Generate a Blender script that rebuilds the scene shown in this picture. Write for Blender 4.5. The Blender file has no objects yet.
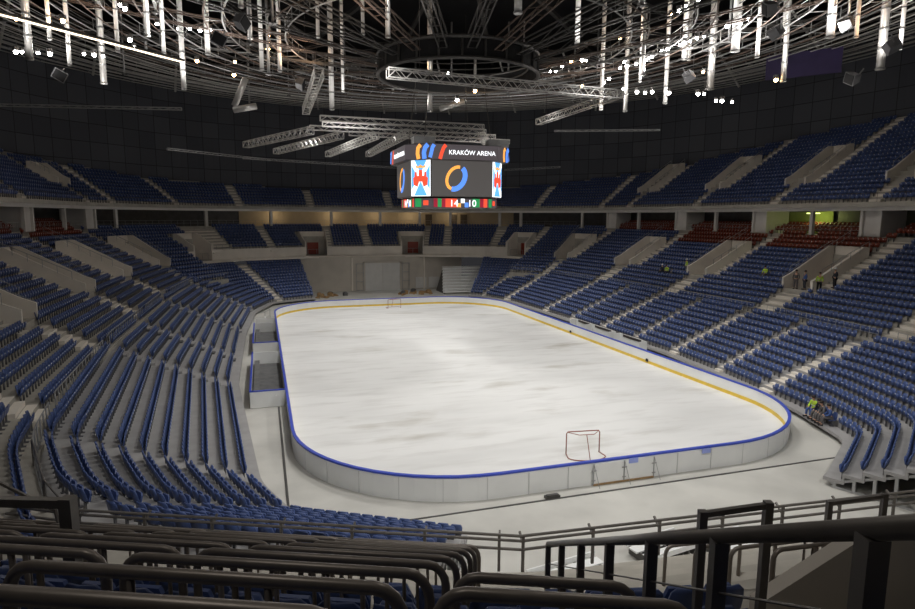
import bpy, math, random
import numpy as np
from mathutils import Vector, Matrix
random.seed(7); rng = np.random.default_rng(7)
sc = bpy.context.scene
COL = sc.collection
PI = math.pi

# ------------------------------------------------------------------ camera
CAM = np.array([-16.2745, -54.4773, 12.3942]); YAW, PIT, ROL, FPX = 0.3079, 0.1417, 0.0047, 614.99
FWD = np.array([math.sin(YAW)*math.cos(PIT), math.cos(YAW)*math.cos(PIT), -math.sin(PIT)])
R0 = np.array([math.cos(YAW), -math.sin(YAW), 0]); U0 = np.cross(R0, FWD)
RT = math.cos(ROL)*R0+math.sin(ROL)*U0; UP = -math.sin(ROL)*R0+math.cos(ROL)*U0
cd = bpy.data.cameras.new('camera'); cam = bpy.data.objects.new('camera', cd); COL.objects.link(cam)
cd.sensor_width = 36; cd.lens = 36*FPX/915; cd.clip_start = .05; cd.clip_end = 500
cam.matrix_world = Matrix([[RT[0], UP[0], -FWD[0], CAM[0]], [RT[1], UP[1], -FWD[1], CAM[1]], [RT[2], UP[2], -FWD[2], CAM[2]], [0, 0, 0, 1]])
sc.camera = cam
def proj(P):
    d = np.asarray(P)-CAM; z = d@FWD
    return 457.5+FPX*(d@RT)/z, 304.5-FPX*(d@UP)/z, z

# ------------------------------------------------------------------ materials
MATS = {}
def mat(name, col, rough=.6, metal=0, var=0, scale=1.0, emit=None, es=1.0, bump=0, col2=None, detail=4, stretch=None):
    m = bpy.data.materials.new(name); m.use_nodes = True; nt = m.node_tree; b = nt.nodes['Principled BSDF']
    b.inputs['Roughness'].default_value = rough; b.inputs['Metallic'].default_value = metal
    b.inputs['Base Color'].default_value = (*col, 1)
    if var or col2:
        tc = nt.nodes.new('ShaderNodeTexCoord'); no = nt.nodes.new('ShaderNodeTexNoise'); cr = nt.nodes.new('ShaderNodeValToRGB')
        no.inputs['Scale'].default_value = scale; no.inputs['Detail'].default_value = detail
        src = tc.outputs['Object']
        if stretch:
            mp = nt.nodes.new('ShaderNodeMapping'); mp.inputs['Scale'].default_value = stretch
            nt.links.new(src, mp.inputs['Vector']); src = mp.outputs['Vector']
        nt.links.new(src, no.inputs['Vector']); nt.links.new(no.outputs['Fac'], cr.inputs['Fac'])
        c2 = col2 or tuple(c*(1-var) for c in col)
        cr.color_ramp.elements[0].color = (*c2, 1); cr.color_ramp.elements[1].color = (*col, 1)
        cr.color_ramp.elements[0].position = .35; cr.color_ramp.elements[1].position = .62
        nt.links.new(cr.outputs['Color'], b.inputs['Base Color'])
        if bump:
            bp = nt.nodes.new('ShaderNodeBump'); bp.inputs['Strength'].default_value = bump
            nt.links.new(no.outputs['Fac'], bp.inputs['Height']); nt.links.new(bp.outputs['Normal'], b.inputs['Normal'])
    if emit:
        b.inputs['Emission Color'].default_value = (*emit, 1); b.inputs['Emission Strength'].default_value = es
    MATS[name] = m
    return m
CONC = mat('concrete', (.46, .43, .375), .85, var=.18, scale=.9, bump=.05)
CONCW = mat('pale_plaster', (.80, .74, .655), .8, var=.1, scale=.6)
DECK = mat('grey_deck', (.36, .35, .345), .6, var=.12, scale=1.6)
FLOOR = mat('arena_floor', (.60, .585, .54), .55, var=.18, scale=.35, bump=.02)
WALLB = mat('stage_wall', (.56, .515, .45), .85, var=.12, scale=.5)
WHITEP = mat('board_white', (.86, .865, .85), .35, var=.05, scale=.7)
BLUEC = mat('blue_cap', (.05, .09, .55), .4, var=.1, scale=2)
YEL = mat('yellow_kick', (.80, .56, .06), .45, var=.1, scale=1.5)
SEATB = mat('seat_blue', (.068, .108, .272), .42, var=.2, scale=.6)
SEATR = mat('seat_red', (.21, .035, .014), .45, var=.2, scale=.6)
SEATG = mat('seat_bracket', (.16, .16, .17), .5, .3, var=.1, scale=5)
STEEL = mat('painted_steel', (.17, .155, .14), .42, .35, var=.15, scale=6)
GALV = mat('galvanised', (.42, .42, .42), .4, .5, var=.15, scale=3)
ALU = mat('aluminium', (.70, .68, .65), .38, .6, var=.1, scale=4)
DARKST = mat('dark_steel', (.11, .105, .10), .5, .4, var=.25, scale=1)
RUSTST = mat('brown_steel', (.15, .11, .09), .55, .3, var=.3, scale=.4)
BLACK = mat('black_plate', (.012, .012, .014), .8, var=.2, scale=1)
SPKR = mat('speaker_grey', (.22, .22, .23), .6, var=.2, scale=3)
NETRED = mat('goal_pipe', (.34, .12, .08), .45, var=.2, scale=4)
GLASSD = mat('dark_slot', (.06, .05, .045), .5, var=.2, scale=3)
WOOD = mat('timber', (.42, .27, .13), .8, var=.3, scale=3)
DARKRUB = mat('grey_mat', (.14, .14, .14), .8, var=.3, scale=1.4)
SKIN = mat('skin', (.55, .32, .22), .6, var=.1, scale=8)
HIVIS = mat('hivis', (.50, .72, .05), .6, var=.1, scale=8)
DARKCL = mat('dark_cloth', (.03, .032, .045), .8, var=.2, scale=8)
GREYCL = mat('grey_cloth', (.13, .12, .12), .8, var=.2, scale=8)
BLUECL = mat('blue_cloth', (.05, .10, .28), .8, var=.2, scale=8)
HAIR = mat('hair', (.03, .02, .015), .7, var=.2, scale=20)
HELM = mat('helmet', (.8, .8, .78), .35, var=.05, scale=8)
DOORR = mat('red_door', (.30, .04, .02), .5, var=.15, scale=2)
LAMPW = mat('lamp_white', (.9, .9, .9), .5, emit=(1, .97, .92), es=42, var=.02)
LAMPA = mat('lamp_amber', (.9, .7, .4), .5, emit=(1, .60, .26), es=34, var=.02)
TUBE = mat('tube_light', (.9, .85, .7), .5, emit=(1, .83, .62), es=2.2, var=.02)
PURP = mat('violet_lit_panel', (.045, .03, .11), .6, var=.3, scale=.5)
GRNW = mat('green_lit_wall', (.30, .34, .10), .8, var=.2, scale=.6)
def emis(name, c, s=1.0):
    return mat(name, tuple(x*.3 for x in c), .5, emit=c, es=s, var=.02)
SCRD = mat('screen_dark', (.03, .03, .03), .4, emit=(.062, .056, .053), es=1, var=.02)
SCRR = mat('ribbon_dark', (.03, .03, .03), .4, emit=(.06, .05, .055), es=1, var=.02)
SW = emis('screen_white', (.95, .97, 1), 1.3); SBL = emis('screen_blue', (.10, .28, .95), 1.0); SCY = emis('screen_sky', (.12, .42, .85), 1.1)
SOR = emis('screen_orange', (1, .42, .08), 1.0); SRD = emis('screen_red', (.95, .09, .04), .9); SGN = emis('screen_green', (.02, .28, .08), .9)
SMG = emis('screen_maroon', (.3, .01, .03), .9)

def panel_mat():                                                     # dark acoustic panels, each its own tone
    m = bpy.data.materials.new('acoustic_panels'); m.use_nodes = True; nt = m.node_tree; b = nt.nodes['Principled BSDF']
    uv = nt.nodes.new('ShaderNodeUVMap'); uv.uv_map = 'UVMap'
    br = nt.nodes.new('ShaderNodeTexBrick'); br.offset = .0; br.inputs['Scale'].default_value = 1
    br.inputs['Brick Width'].default_value = 2.6; br.inputs['Row Height'].default_value = 2.5; br.inputs['Mortar Size'].default_value = .05
    br.inputs['Color1'].default_value = (.105, .109, .124, 1); br.inputs['Color2'].default_value = (.074, .077, .090, 1); br.inputs['Mortar'].default_value = (.026, .026, .030, 1)
    nt.links.new(uv.outputs['UV'], br.inputs['Vector']); nt.links.new(br.outputs['Color'], b.inputs['Base Color'])
    b.inputs['Roughness'].default_value = .85
    return m
PANEL = panel_mat()
def ice_mat():
    m = bpy.data.materials.new('ice'); m.use_nodes = True; nt = m.node_tree; b = nt.nodes['Principled BSDF']; N = nt.nodes; L = nt.links
    tc = N.new('ShaderNodeTexCoord')
    def noise(scale, st, lo, hi, rot=0, det=6):
        mp = N.new('ShaderNodeMapping'); mp.inputs['Scale'].default_value = st; mp.inputs['Rotation'].default_value = (0, 0, rot)
        no = N.new('ShaderNodeTexNoise'); no.inputs['Scale'].default_value = scale; no.inputs['Detail'].default_value = det
        mr = N.new('ShaderNodeMapRange'); mr.inputs['From Min'].default_value = lo; mr.inputs['From Max'].default_value = hi
        L.new(tc.outputs['Object'], mp.inputs['Vector']); L.new(mp.outputs['Vector'], no.inputs['Vector']); L.new(no.outputs['Fac'], mr.inputs['Value'])
        return mr.outputs['Result']
    def mix(a, bcol, fac):
        x = N.new('ShaderNodeMix'); x.data_type = 'RGBA'
        if isinstance(a, tuple): x.inputs['A'].default_value = (*a, 1)
        else: L.new(a, x.inputs['A'])
        x.inputs['B'].default_value = (*bcol, 1); L.new(fac, x.inputs['Factor'])
        return x.outputs['Result']
    c = mix((.79, .785, .77), (.68, .675, .66), noise(.25, (.35, 1.3, 1), .45, .75))
    c = mix(c, (.63, .62, .60), noise(.9, (.3, 1.3, 1), .50, .80))
    c = mix(c, (.40, .37, .31), noise(.20, (.6, 1.5, 1), .58, .80, .1, 9))
    L.new(c, b.inputs['Base Color'])
    mr = noise(.8, (.3, 1, 1), .3, .7); L.new(mr, b.inputs['Roughness']); b.inputs['Roughness'].default_value = .4
    r2 = N.new('ShaderNodeMapRange'); r2.inputs['To Min'].default_value = .42; r2.inputs['To Max'].default_value = .62; L.new(mr, r2.inputs['Value']); L.new(r2.outputs['Result'], b.inputs['Roughness'])
    return m
ICE = ice_mat()

# ------------------------------------------------------------------ mesh building
class MB:
    def __init__(s): s.v = []; s.f = []; s.m = []; s.uv = None
    def add(s, vs, fs, mi=0):
        o = len(s.v); s.v += [tuple(float(c) for c in p) for p in vs]; s.f += [tuple(i+o for i in f) for f in fs]; s.m += [mi]*len(fs); return s
    def box(s, c, size, rz=0, mi=0, M=None):
        hx, hy, hz = size[0]/2, size[1]/2, size[2]/2; cz, sz = math.cos(rz), math.sin(rz); P = []
        for x, y, z in ((-hx, -hy, -hz), (hx, -hy, -hz), (hx, hy, -hz), (-hx, hy, -hz), (-hx, -hy, hz), (hx, -hy, hz), (hx, hy, hz), (-hx, hy, hz)):
            P.append((c[0]+x*cz-y*sz, c[1]+x*sz+y*cz, c[2]+z))
        return s.add(P, [(0, 3, 2, 1), (4, 5, 6, 7), (0, 1, 5, 4), (1, 2, 6, 5), (2, 3, 7, 6), (3, 0, 4, 7)], mi)
    def tube(s, pts, r, n=8, mi=0, closed=False, caps=True, rot=0):
        pts = [Vector(p) for p in pts]; N = len(pts); rings = []; ref = None
        for i, p in enumerate(pts):
            a = pts[i-1] if (i > 0 or closed) else pts[i]; b = pts[(i+1) % N] if (i < N-1 or closed) else pts[i]
            t = (b-a).normalized()
            if ref is None:
                ref = Vector((0, 0, 1)) if abs(t.z) < .9 else Vector((0, 1, 0))
            u = t.cross(ref)
            if u.length < 1e-4: u = t.cross(Vector((1, .3, 0)))
            u.normalize(); w = u.cross(t).normalized(); ref = w
            sc_ = 1
            if 0 < i < N-1 or closed:
                d1 = (pts[i]-pts[i-1]).normalized(); cs = max(.5, d1.dot(t)); sc_ = 1/cs if n == 4 else 1
            rings.append([p+(u*math.cos(2*PI*k/n+rot)+w*math.sin(2*PI*k/n+rot))*r*sc_ for k in range(n)])
        vs = [tuple(q) for R in rings for q in R]; fs = []
        for i in range(N if closed else N-1):
            j = (i+1) % N
            for k in range(n): fs.append((i*n+k, i*n+(k+1) % n, j*n+(k+1) % n, j*n+k))
        if caps and not closed: fs += [tuple(range(n-1, -1, -1)), tuple((N-1)*n+k for k in range(n))]
        return s.add(vs, fs, mi)
    def bar(s, a, b, w, mi=0): return s.tube([a, b], w*.707, 4, mi, rot=PI/4)
    def sphere(s, c, r, mi=0, seg=8, ring=6, sc3=(1, 1, 1)):
        vs = [(c[0], c[1], c[2]-r*sc3[2])]; fs = []
        for i in range(1, ring):
            a = -PI/2+PI*i/ring
            for k in range(seg): vs.append((c[0]+r*sc3[0]*math.cos(a)*math.cos(2*PI*k/seg), c[1]+r*sc3[1]*math.cos(a)*math.sin(2*PI*k/seg), c[2]+r*sc3[2]*math.sin(a)))
        vs.append((c[0], c[1], c[2]+r*sc3[2])); T = len(vs)-1
        for k in range(seg):
            k2 = (k+1) % seg; fs.append((0, 1+k2, 1+k)); fs.append((T, T-seg+k, T-seg+k2))
            for i in range(ring-2): fs.append((1+i*seg+k, 1+i*seg+k2, 1+(i+1)*seg+k2, 1+(i+1)*seg+k))
        return s.add(vs, fs, mi)
    def prism(s, outline, z0, z1, mi=0):
        n = len(outline); vs = [(x, y, z0) for x, y in outline]+[(x, y, z1) for x, y in outline]
        return s.add(vs, [tuple(range(n-1, -1, -1)), tuple(range(n, 2*n))]+[(i, (i+1) % n, n+(i+1) % n, n+i) for i in range(n)], mi)
    def mesh(s, name, mats, smooth=False):
        me = bpy.data.meshes.new(name); me.from_pydata(s.v, [], s.f)
        if not isinstance(mats, (list, tuple)): mats = [mats]
        for m in mats: me.materials.append(m)
        if len(mats) > 1: me.polygons.foreach_set('material_index', s.m)
        if smooth: me.polygons.foreach_set('use_smooth', [True]*len(me.polygons))
        me.update(); return me
    def build(s, name, mats, parent=None, smooth=False, loc=None, rz=0):
        o = bpy.data.objects.new(name, s.mesh(name, mats, smooth)); COL.objects.link(o)
        if parent: o.parent = parent
        if loc is not None: o.location = loc
        o.rotation_euler.z = rz
        return o
def tag(o, label=None, cat=None, group=None, kind=None):
    if label: o['label'] = label
    if cat: o['category'] = cat
    if group: o['group'] = group
    if kind: o['kind'] = kind
    return o
def empty(name, loc=(0, 0, 0), rz=0):
    o = bpy.data.objects.new(name, None); COL.objects.link(o); o.location = loc; o.rotation_euler.z = rz; o.empty_display_size = .2; return o
def link_mesh(name, me, parent=None, loc=None, rz=0):
    o = bpy.data.objects.new(name, me); COL.objects.link(o)
    if parent: o.parent = parent
    if loc is not None: o.location = loc
    o.rotation_euler.z = rz
    return o
def copy_tree(o, parent=None):
    c = o.copy(); COL.objects.link(c); c.parent = parent
    for ch in o.children: copy_tree(ch, c)
    return c
ONES = 'first second third fourth fifth sixth seventh eighth ninth tenth eleventh twelfth thirteenth fourteenth fifteenth sixteenth seventeenth eighteenth nineteenth twentieth'.split()
TENS = {20: 'twenty', 30: 'thirty', 40: 'forty', 50: 'fifty', 60: 'sixty', 70: 'seventy', 80: 'eighty', 90: 'ninety'}
def nth(i):
    if i < 20: return ONES[i]
    t, u = divmod(i+1, 10)
    return {3: 'thirtieth', 4: 'fortieth', 5: 'fiftieth', 6: 'sixtieth', 7: 'seventieth', 8: 'eightieth', 9: 'ninetieth'}[t] if u == 0 else TENS[t*10]+'-'+ONES[u-1]

# ------------------------------------------------------------------ plan curves of the bowl
class Ring:
    def __init__(s, poly, fillet, N=1440):
        P = [np.array(p, float) for p in poly]; out = []
        for i, p in enumerate(P):
            a, b = P[i-1], P[(i+1) % len(P)]
            la, lb = np.linalg.norm(a-p), np.linalg.norm(b-p); t = min(fillet, la*.48, lb*.48)
            q0 = p+(a-p)/la*t; q1 = p+(b-p)/lb*t
            for k in range(9):
                w = k/8; out.append((1-w)**2*q0+2*w*(1-w)*p+w*w*q1)
        out = np.array(out+[out[0]]); seg = np.linalg.norm(np.diff(out, axis=0), axis=1); cum = np.r_[0, np.cumsum(seg)]
        keep = np.r_[True, seg > 1e-6]; out = out[keep]; cum = cum[keep]
        s.L = cum[-1]; s.N = N; t = np.arange(N)*s.L/N
        s.x = np.interp(t, cum, out[:, 0]); s.y = np.interp(t, cum, out[:, 1])
        tx = np.roll(s.x, -3)-np.roll(s.x, 3); ty = np.roll(s.y, -3)-np.roll(s.y, 3); l = np.hypot(tx, ty)
        s.nx = ty/l; s.ny = -tx/l
    def __call__(s, u, d):
        u = np.asarray(u, float) % s.N; i = np.floor(u).astype(int) % s.N; j = (i+1) % s.N; f = u-np.floor(u)
        X = s.x[i]*(1-f)+s.x[j]*f; Y = s.y[i]*(1-f)+s.y[j]*f; nx = s.nx[i]*(1-f)+s.nx[j]*f; ny = s.ny[i]*(1-f)+s.ny[j]*f
        l = np.hypot(nx, ny); nx /= l; ny /= l
        return X+nx*d, Y+ny*d, nx, ny
    def near(s, x, y, d=0):
        X = s.x+s.nx*d; Y = s.y+s.ny*d
        return int(np.argmin((X-x)**2+(Y-y)**2))
    def span(s, u0, u1):                                            # counter-clockwise
        return (u1-u0) % s.N
LOW = Ring([(18.2, -8), (18.2, 12), (17.7, 27), (15.6, 34.8), (9.3, 38.6), (-9.3, 38.6), (-14.9, 35.4), (-17.3, 27), (-18.2, 12), (-18.3, -8),
            (-16.75, -26.2), (-15.35, -30.0), (-8.6, -33.9), (8.6, -33.5), (14.1, -29.9), (16.0, -24.5), (17.4, -16)], .9)
MID = Ring([(26.4, -12), (26.4, 14), (24.6, 30), (17.5, 40), (7, 43.8), (-7, 43.8), (-17.5, 40), (-24.6, 30), (-26, 14), (-26, -9),
            (-25.1, -24), (-24.2, -30), (-21.6, -36.9), (-10.5, -41.7), (8, -43.4), (19.6, -38), (23.6, -31), (24.9, -24)], 1.3)
LD, LR, LZ = .80, .36, .30                                           # lower tier: depth, rise, first tread
MD, MR, MZ, MN = .82, .435, 3.75, 16                                 # middle tier
CONZ = MZ+MR*MN                                                      # concourse level
MTOP = MD*MN
UF, UZ, UD, UR = 11.9, 13.95, .80, .50                               # upper tier front offset and level
FARROW = 8

def sweep(mb, ring, us, profile, mi=0, close_ends=True, uvs=False):
    n = len(profile); vs = []
    for u in us:
        for d, z in profile:
            X, Y, _, _ = ring(u, d); vs.append((float(X), float(Y), z))
    fs = []
    for i in range(len(us)-1):
        for k in range(n-1): fs.append((i*n+k, i*n+k+1, (i+1)*n+k+1, (i+1)*n+k))
    if close_ends:
        fs.append(tuple(range(n-1, -1, -1))); fs.append(tuple((len(us)-1)*n+k for k in range(n)))
    mb.add(vs, fs, mi)
def urange(ring, u0, u1, step=4):
    s = ring.span(u0, u1); k = max(2, int(s/step)+1)
    return [u0+s*i/(k-1) for i in range(k)]
def between(ring, u, u0, u1): return (u-u0) % ring.N <= (u1-u0) % ring.N

# ------------------------------------------------------------------ rink
def rrect(w, l, r, n=14, cx=0, cy=0):
    P = []
    for sx, sy, a0 in ((1, 1, 0), (-1, 1, 90), (-1, -1, 180), (1, -1, 270)):
        for k in range(n+1):
            a = math.radians(a0+90*k/n); P.append((cx+sx*(w-r)+r*math.cos(a), cy+sy*(l-r)+r*math.sin(a)))
    return P
def ringwall(mb, w, l, r, t, z0, z1, mi=0, n=14):
    a = rrect(w, l, r, n); b = rrect(w+t, l+t, r+t, n); N = len(a)
    vs = [(x, y, z) for P in (a, b) for z in (z0, z1) for x, y in P]
    fs = []
    for i in range(N):
        j = (i+1) % N
        fs += [(i, N+i, N+j, j), (2*N+i, 2*N+j, 3*N+j, 3*N+i), (N+i, 3*N+i, 3*N+j, N+j), (i, j, 2*N+j, 2*N+i)]
    mb.add(vs, fs, mi)
RW, RL, RR, BH = 15, 30, 8.53, 1.03
mb = MB(); mb.prism(rrect(RW, RL, RR), -.14, 0)
tag(mb.build('ice_rink', ICE), 'white scuffed ice sheet filling the rink inside the boards', 'ice rink')
mb = MB(); sh = 90; mb.box((0, 0, -.3), (110, 140, .3)); tag(mb.build('floor', FLOOR), kind='structure')
brd = empty('rink_boards'); tag(brd, 'white rink boards with blue cap rail around the ice', 'rink boards')
mb = MB(); ringwall(mb, RW, RL, RR, .10, -.15, BH-.07); mb.build('board_panel', WHITEP, brd)
mb = MB(); ringwall(mb, RW-.025, RL-.025, RR-.025, .17, BH-.07, BH+.02); mb.build('cap_rail', BLUEC, brd)['label'] = 'blue cap rail'
mb = MB(); ringwall(mb, RW-.03, RL-.03, RR-.03, .028, .0, .24); mb.build('kickplate', YEL, brd)['label'] = 'yellow kickplate'
# outside seams and feet of the boards
P = rrect(RW+.125, RL+.125, RR+.125, 8)
seams = []
pts = np.array(P+[P[0]]); seg = np.linalg.norm(np.diff(pts, axis=0), axis=1); cum = np.r_[0, np.cumsum(seg)]
mb = MB()
for q in np.arange(0, cum[-1], 2.0):
    x = np.interp(q, cum, pts[:, 0]); y = np.interp(q, cum, pts[:, 1]); x2 = np.interp(q+.1, cum, pts[:, 0]); y2 = np.interp(q+.1, cum, pts[:, 1])
    mb.box((x, y, .38), (.035, .03, 1.04), math.atan2(y2-y, x2-x))
mb.build('seam', mat('seam_grey', (.66, .66, .65), .6, var=.1), brd)['kind'] = 'stuff'
mb = MB()
for q in (49.5, 52.0, 47.0):
    pass
# hinged gate in the near end boards
gx0, gx1, gy = -1.8, 1.5, -30.16
mb = MB(); mb.box(((gx0+gx1)/2, gy, .42), (gx1-gx0, .07, 1.02)); gate = mb.build('board_gate', WHITEP, brd); gate['label'] = 'double gate in the near boards'
for gx in (gx0, (gx0+gx1)/2, gx1):
    mb = MB(); mb.box((gx, gy-.06, .42), (.035, .04, 1.0)); mb.box((gx, gy-.07, .6), (.26, .04, .04)); mb.box((gx, gy-.07, .12), (.18, .04, .04))
    mb.tube([(gx, gy-.08, .9), (gx+.12, gy-.45, -.13)], .014, 6)
    mb.build('gate_latch', GALV, gate)
mb = MB(); mb.box(((gx0+gx1)/2, gy-.06, -.1), (gx1-gx0, .05, .08)); mb.build('gate_sill', WOOD, gate)
mb = MB(); mat('pale_blue_pad', (.35, .42, .85), .6, var=.1)
for bx in (.35, 4.55):
    mb = MB(); mb.box((bx, -30.21, .86), (.5, .03, .24)); mb.build('blue_pad', MATS['pale_blue_pad'], brd)['label'] = 'pale blue pad'
mb = MB(); mb.box((-4.2, -30.75, -.09), (.7, .24, .12)); mb.box((-4.2, -30.75, -.01), (.55, .18, .04)); tag(mb.build('cable_box', DARKST), 'small dark box lying on the floor outside the near boards', 'box')
# small black clamps on the kick plate
for (x, y) in ((14.93, 3.6), (14.93, -10.2)):
    mb = MB(); mb.box((x-.03, y, .27), (.06, .3, .2)); mb.box((x-.05, y, .36), (.05, .12, .1)); tag(mb.build('board_clamp', BLACK), 'small dark clamp on the yellow kickplate, '+('farther one' if y > 0 else 'nearer one'), 'clamp')

def goal(loc, rz, label, s=1.0):
    g = empty('hockey_goal', loc, rz); tag(g, label, 'hockey goal', 'hockey goals on the ice')
    mb = MB(); mb.tube([(-.92, 0, .0), (-.92, 0, 1.12), (-.85, 0, 1.22), (.85, 0, 1.22), (.92, 0, 1.12), (.92, 0, 0)], .032, 8); mb.build('goal_frame', NETRED, g, True)
    mb = MB(); b = [(-.92, 0, .03)]
    for k in range(0, 13):
        a = PI-PI*k/12; b.append((.92*math.cos(a)*1.12 if 0 < k < 12 else .92*math.cos(a)*1.1, -.55-.55*math.sin(a), .03))
    b.append((.92, 0, .03)); mb.tube(b, .028, 8); mb.build('base_frame', NETRED, g, True)
    mb = MB(); mb.tube([(0, -.5, 1.2), (0, -1.08, .04)], .022, 6); mb.tube([(-.88, 0, 1.2), (-.4, -.5, 1.2), (.4, -.5, 1.2), (.88, 0, 1.2)], .02, 6); mb.build('back_brace', NETRED, g)
    return g
goal((-.45, -26.75, 0), math.radians(-8), 'open red pipe hockey goal on the ice by the near boards')
goal((.7, 27.3, 0), math.radians(188), 'small pipe hockey goal far away at the other end')

# floor channels (dark grooves)
def strip(name, a, b, w, z, m):
    mb = MB(); mb.bar((*a, z), (*b, z), w); return tag(mb.build(name, m), kind='structure')
strip('trim_1', (-14.2, -30.9), (13.9, -30.9), .09, -.165, DARKST)
strip('trim_2', (-15.6, -13.4), (-15.6, -28.6), .12, -.17, DARKST)
mb = MB(); mb.prism([(-13.2, -35.2), (-12.9, -34.7), (-11.8, -34.3), (-12.2, -34.9)], -.15, -.145)
# ------------------------------------------------------------------ pens beside the rink
def pen(y0, y1, label, door=True):
    p = empty('penalty_box', (0, 0, 0)); tag(p, label, 'penalty box', 'penalty boxes beside the rink')
    x0, x1 = -17.35, -15.14
    mb = MB(); mb.box(((x0+x1)/2, y0, .42), (x1-x0, .09, 1.1)); mb.box(((x0+x1)/2-.25, y0-.06, .45), (.03, .03, .95)); mb.box(((x0+x1)/2+.5, y0-.06, .45), (.03, .03, .95)); mb.box(((x0+x1)/2+.5, y0-.07, .55), (.1, .05, .2)); mb.build('front_panel', WHITEP, p)
    mb = MB(); mb.box(((x0+x1)/2, y1, .42), (x1-x0, .09, 1.1)); mb.build('rear_panel', WHITEP, p)
    mb = MB(); mb.box((x0, (y0+y1)/2, .42), (.09, y1-y0, 1.1)); mb.build('back_panel', WHITEP, p)
    mb = MB(); mb.box((x0, (y0+y1)/2, 1.0), (.13, y1-y0+.1, .07)); mb.box(((x0+x1)/2, y0, 1.0), (x1-x0, .13, .07)); mb.build('cap_rail', BLUEC, p)
    mb = MB(); mb.box(((x0+x1)/2, (y0+y1)/2, -.08), (x1-x0-.1, y1-y0-.1, .1)); mb.build('floor_mat', DARKRUB, p)
    mb = MB(); mb.box((x0+.35, (y0+y1)/2, .32), (.4, y1-y0-.6, .06))
    for y in np.linspace(y0+.6, y1-.6, 4): mb.box((x0+.35, y, .13), (.3, .06, .34))
    mb.build('bench', DARKRUB, p)
    return p
pen(-13.2, -.9, 'long white penalty box on the left of the rink, nearer the camera')
pen(3.2, 14.2, 'white penalty box on the left of the rink, farther away')
mb = MB(); mb.box((-16.2, 17.5, .4), (2.0, .09, 1.05)); mb.box((-16.2, 18.3, .4), (.09, 1.6, 1.05)); tag(mb.build('hinged_screen', WHITEP), 'white hinged panel standing past the farther penalty box', 'panel')
mb = MB()
for z in (.2, .95): mb.tube([(-17.5, 22, z), (-16.2, 22, z), (-15.6, 24.5, z)], .025, 6)
for q in ((-17.5, 22), (-16.2, 22), (-15.6, 24.5)): mb.tube([(*q, -.15), (*q, .95)], .025, 6)
tag(mb.build('crowd_barrier', GALV), 'thin pipe barrier at the far left corner of the rink', 'barrier')
pb = empty('player_bench'); tag(pb, 'white player bench enclosure behind the right boards', 'player bench')
x0 = 16.75
for k, (ya, yb) in enumerate(((5.4, 2.6), (1.9, -1.8), (-3.4, -6.9))):
    mb = MB(); yc = (ya+yb)/2; L = abs(ya-yb)
    mb.box((x0, yc, .55), (.08, L+.7, 1.4)); f = mb.build('back_panel', WHITEP, pb)
    mb = MB(); mb.box((x0-.03, yc, 1.12), (.1, L*.85, .22)); mb.build('slot', GLASSD, f)
mb = MB()
for y in (5.8, 2.25, -2.2, -3.0, -7.4): mb.box((x0-.35, y, .55), (.8, .07, 1.4))
mb.build('divider', WHITEP, pb)
mb = MB(); mb.box((x0-.5, -.8, .3), (.4, 12, .06)); mb.build('bench_board', DARKRUB, pb)

# ------------------------------------------------------------------ seats
def seat_geo(hi=True):
    """local: faces -y, origin on tread under the seat"""
    back = MB(); w = .225
    zs = [.40, .46, .62, .76, .82]; ws = [.19, .225, .225, .20, .14]
    ys = [.10, .115, .15, .185, .20]
    if not hi: zs, ws, ys = [.40, .62, .82], [.21, .225, .17], [.10, .15, .20]
    th = .035; n = len(zs); vs = []
    for off in (0, th):
        for i in range(n):
            vs += [(-ws[i], ys[i]+off-.02, zs[i]), (0, ys[i]+off+(.02), zs[i]+(.0 if i < n-1 else .01)), (ws[i], ys[i]+off-.02, zs[i])]
    fs = []; q = n*3
    for i in range(n-1):
        for k in range(2):
            a = i*3+k; fs.append((a, a+1, a+4, a+3)); fs.append((q+a, q+a+3, q+a+4, q+a+1))
    for i in range(n-1):
        a = i*3; fs.append((a, a+3, q+a+3, q+a)); a = i*3+2; fs.append((a, q+a, q+a+3, a+3))
    for k in range(2):
        fs.append((k, q+k, q+k+1, k+1)); a = (n-1)*3+k; fs.append((a, a+1, q+a+1, q+a))
    back.add(vs, fs)
    pan = MB()                                                       # folded seat pan
    vs = [(-.20, .02, .38), (.20, .02, .38), (.21, -.03, .60), (.15, -.045, .70), (-.15, -.045, .70), (-.21, -.03, .60)]
    vs2 = [(x, y+.055, z) for x, y, z in vs]
    pan.add(vs+vs2, [(0, 1, 2, 3, 4, 5), (11, 10, 9, 8, 7, 6)]+[(i, 6+i, 6+(i+1) % 6, (i+1) % 6) for i in range(6)])
    br = MB(); br.box((0, .09, .21), (.06, .07, .42)); br.box((0, .09, .36), (.38, .05, .04))
    if hi: br.box((0, .06, .015), (.14, .2, .03)); 
    dot = MB(); dot.box((0, -.05, .655), (.075, .014, .06))
    return back, pan, br, dot
S_lo = seat_geo(False); S_hi = seat_geo(True)
SEATS = {'blue': [], 'red': []}                                      # entries x, y, z, angle, tier, block, row, index
DOTM = mat('seat_number_tag', (.7, .72, .75), .3, var=.05)

def put_row(ring, d, z, u0, u1, colour, tier, block, row, sp=.50, dens=1.0):
    us = np.linspace(u0, u0+ring.span(u0, u1), 200); X, Y, nx, ny = ring(us, d)
    seg = np.hypot(np.diff(X), np.diff(Y)); cum = np.r_[0, np.cumsum(seg)]; L = cum[-1]; n = int((L-.1)/sp)
    if n < 1: return
    st = (L-(n-1)*sp)/2
    for i in range(n):
        t = st+i*sp; x = np.interp(t, cum, X); y = np.interp(t, cum, Y); a = np.interp(t, cum, nx); b = np.interp(t, cum, ny)
        SEATS[colour].append((x, y, z, math.atan2(b, a)-PI/2, tier, block, row, i))

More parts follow.
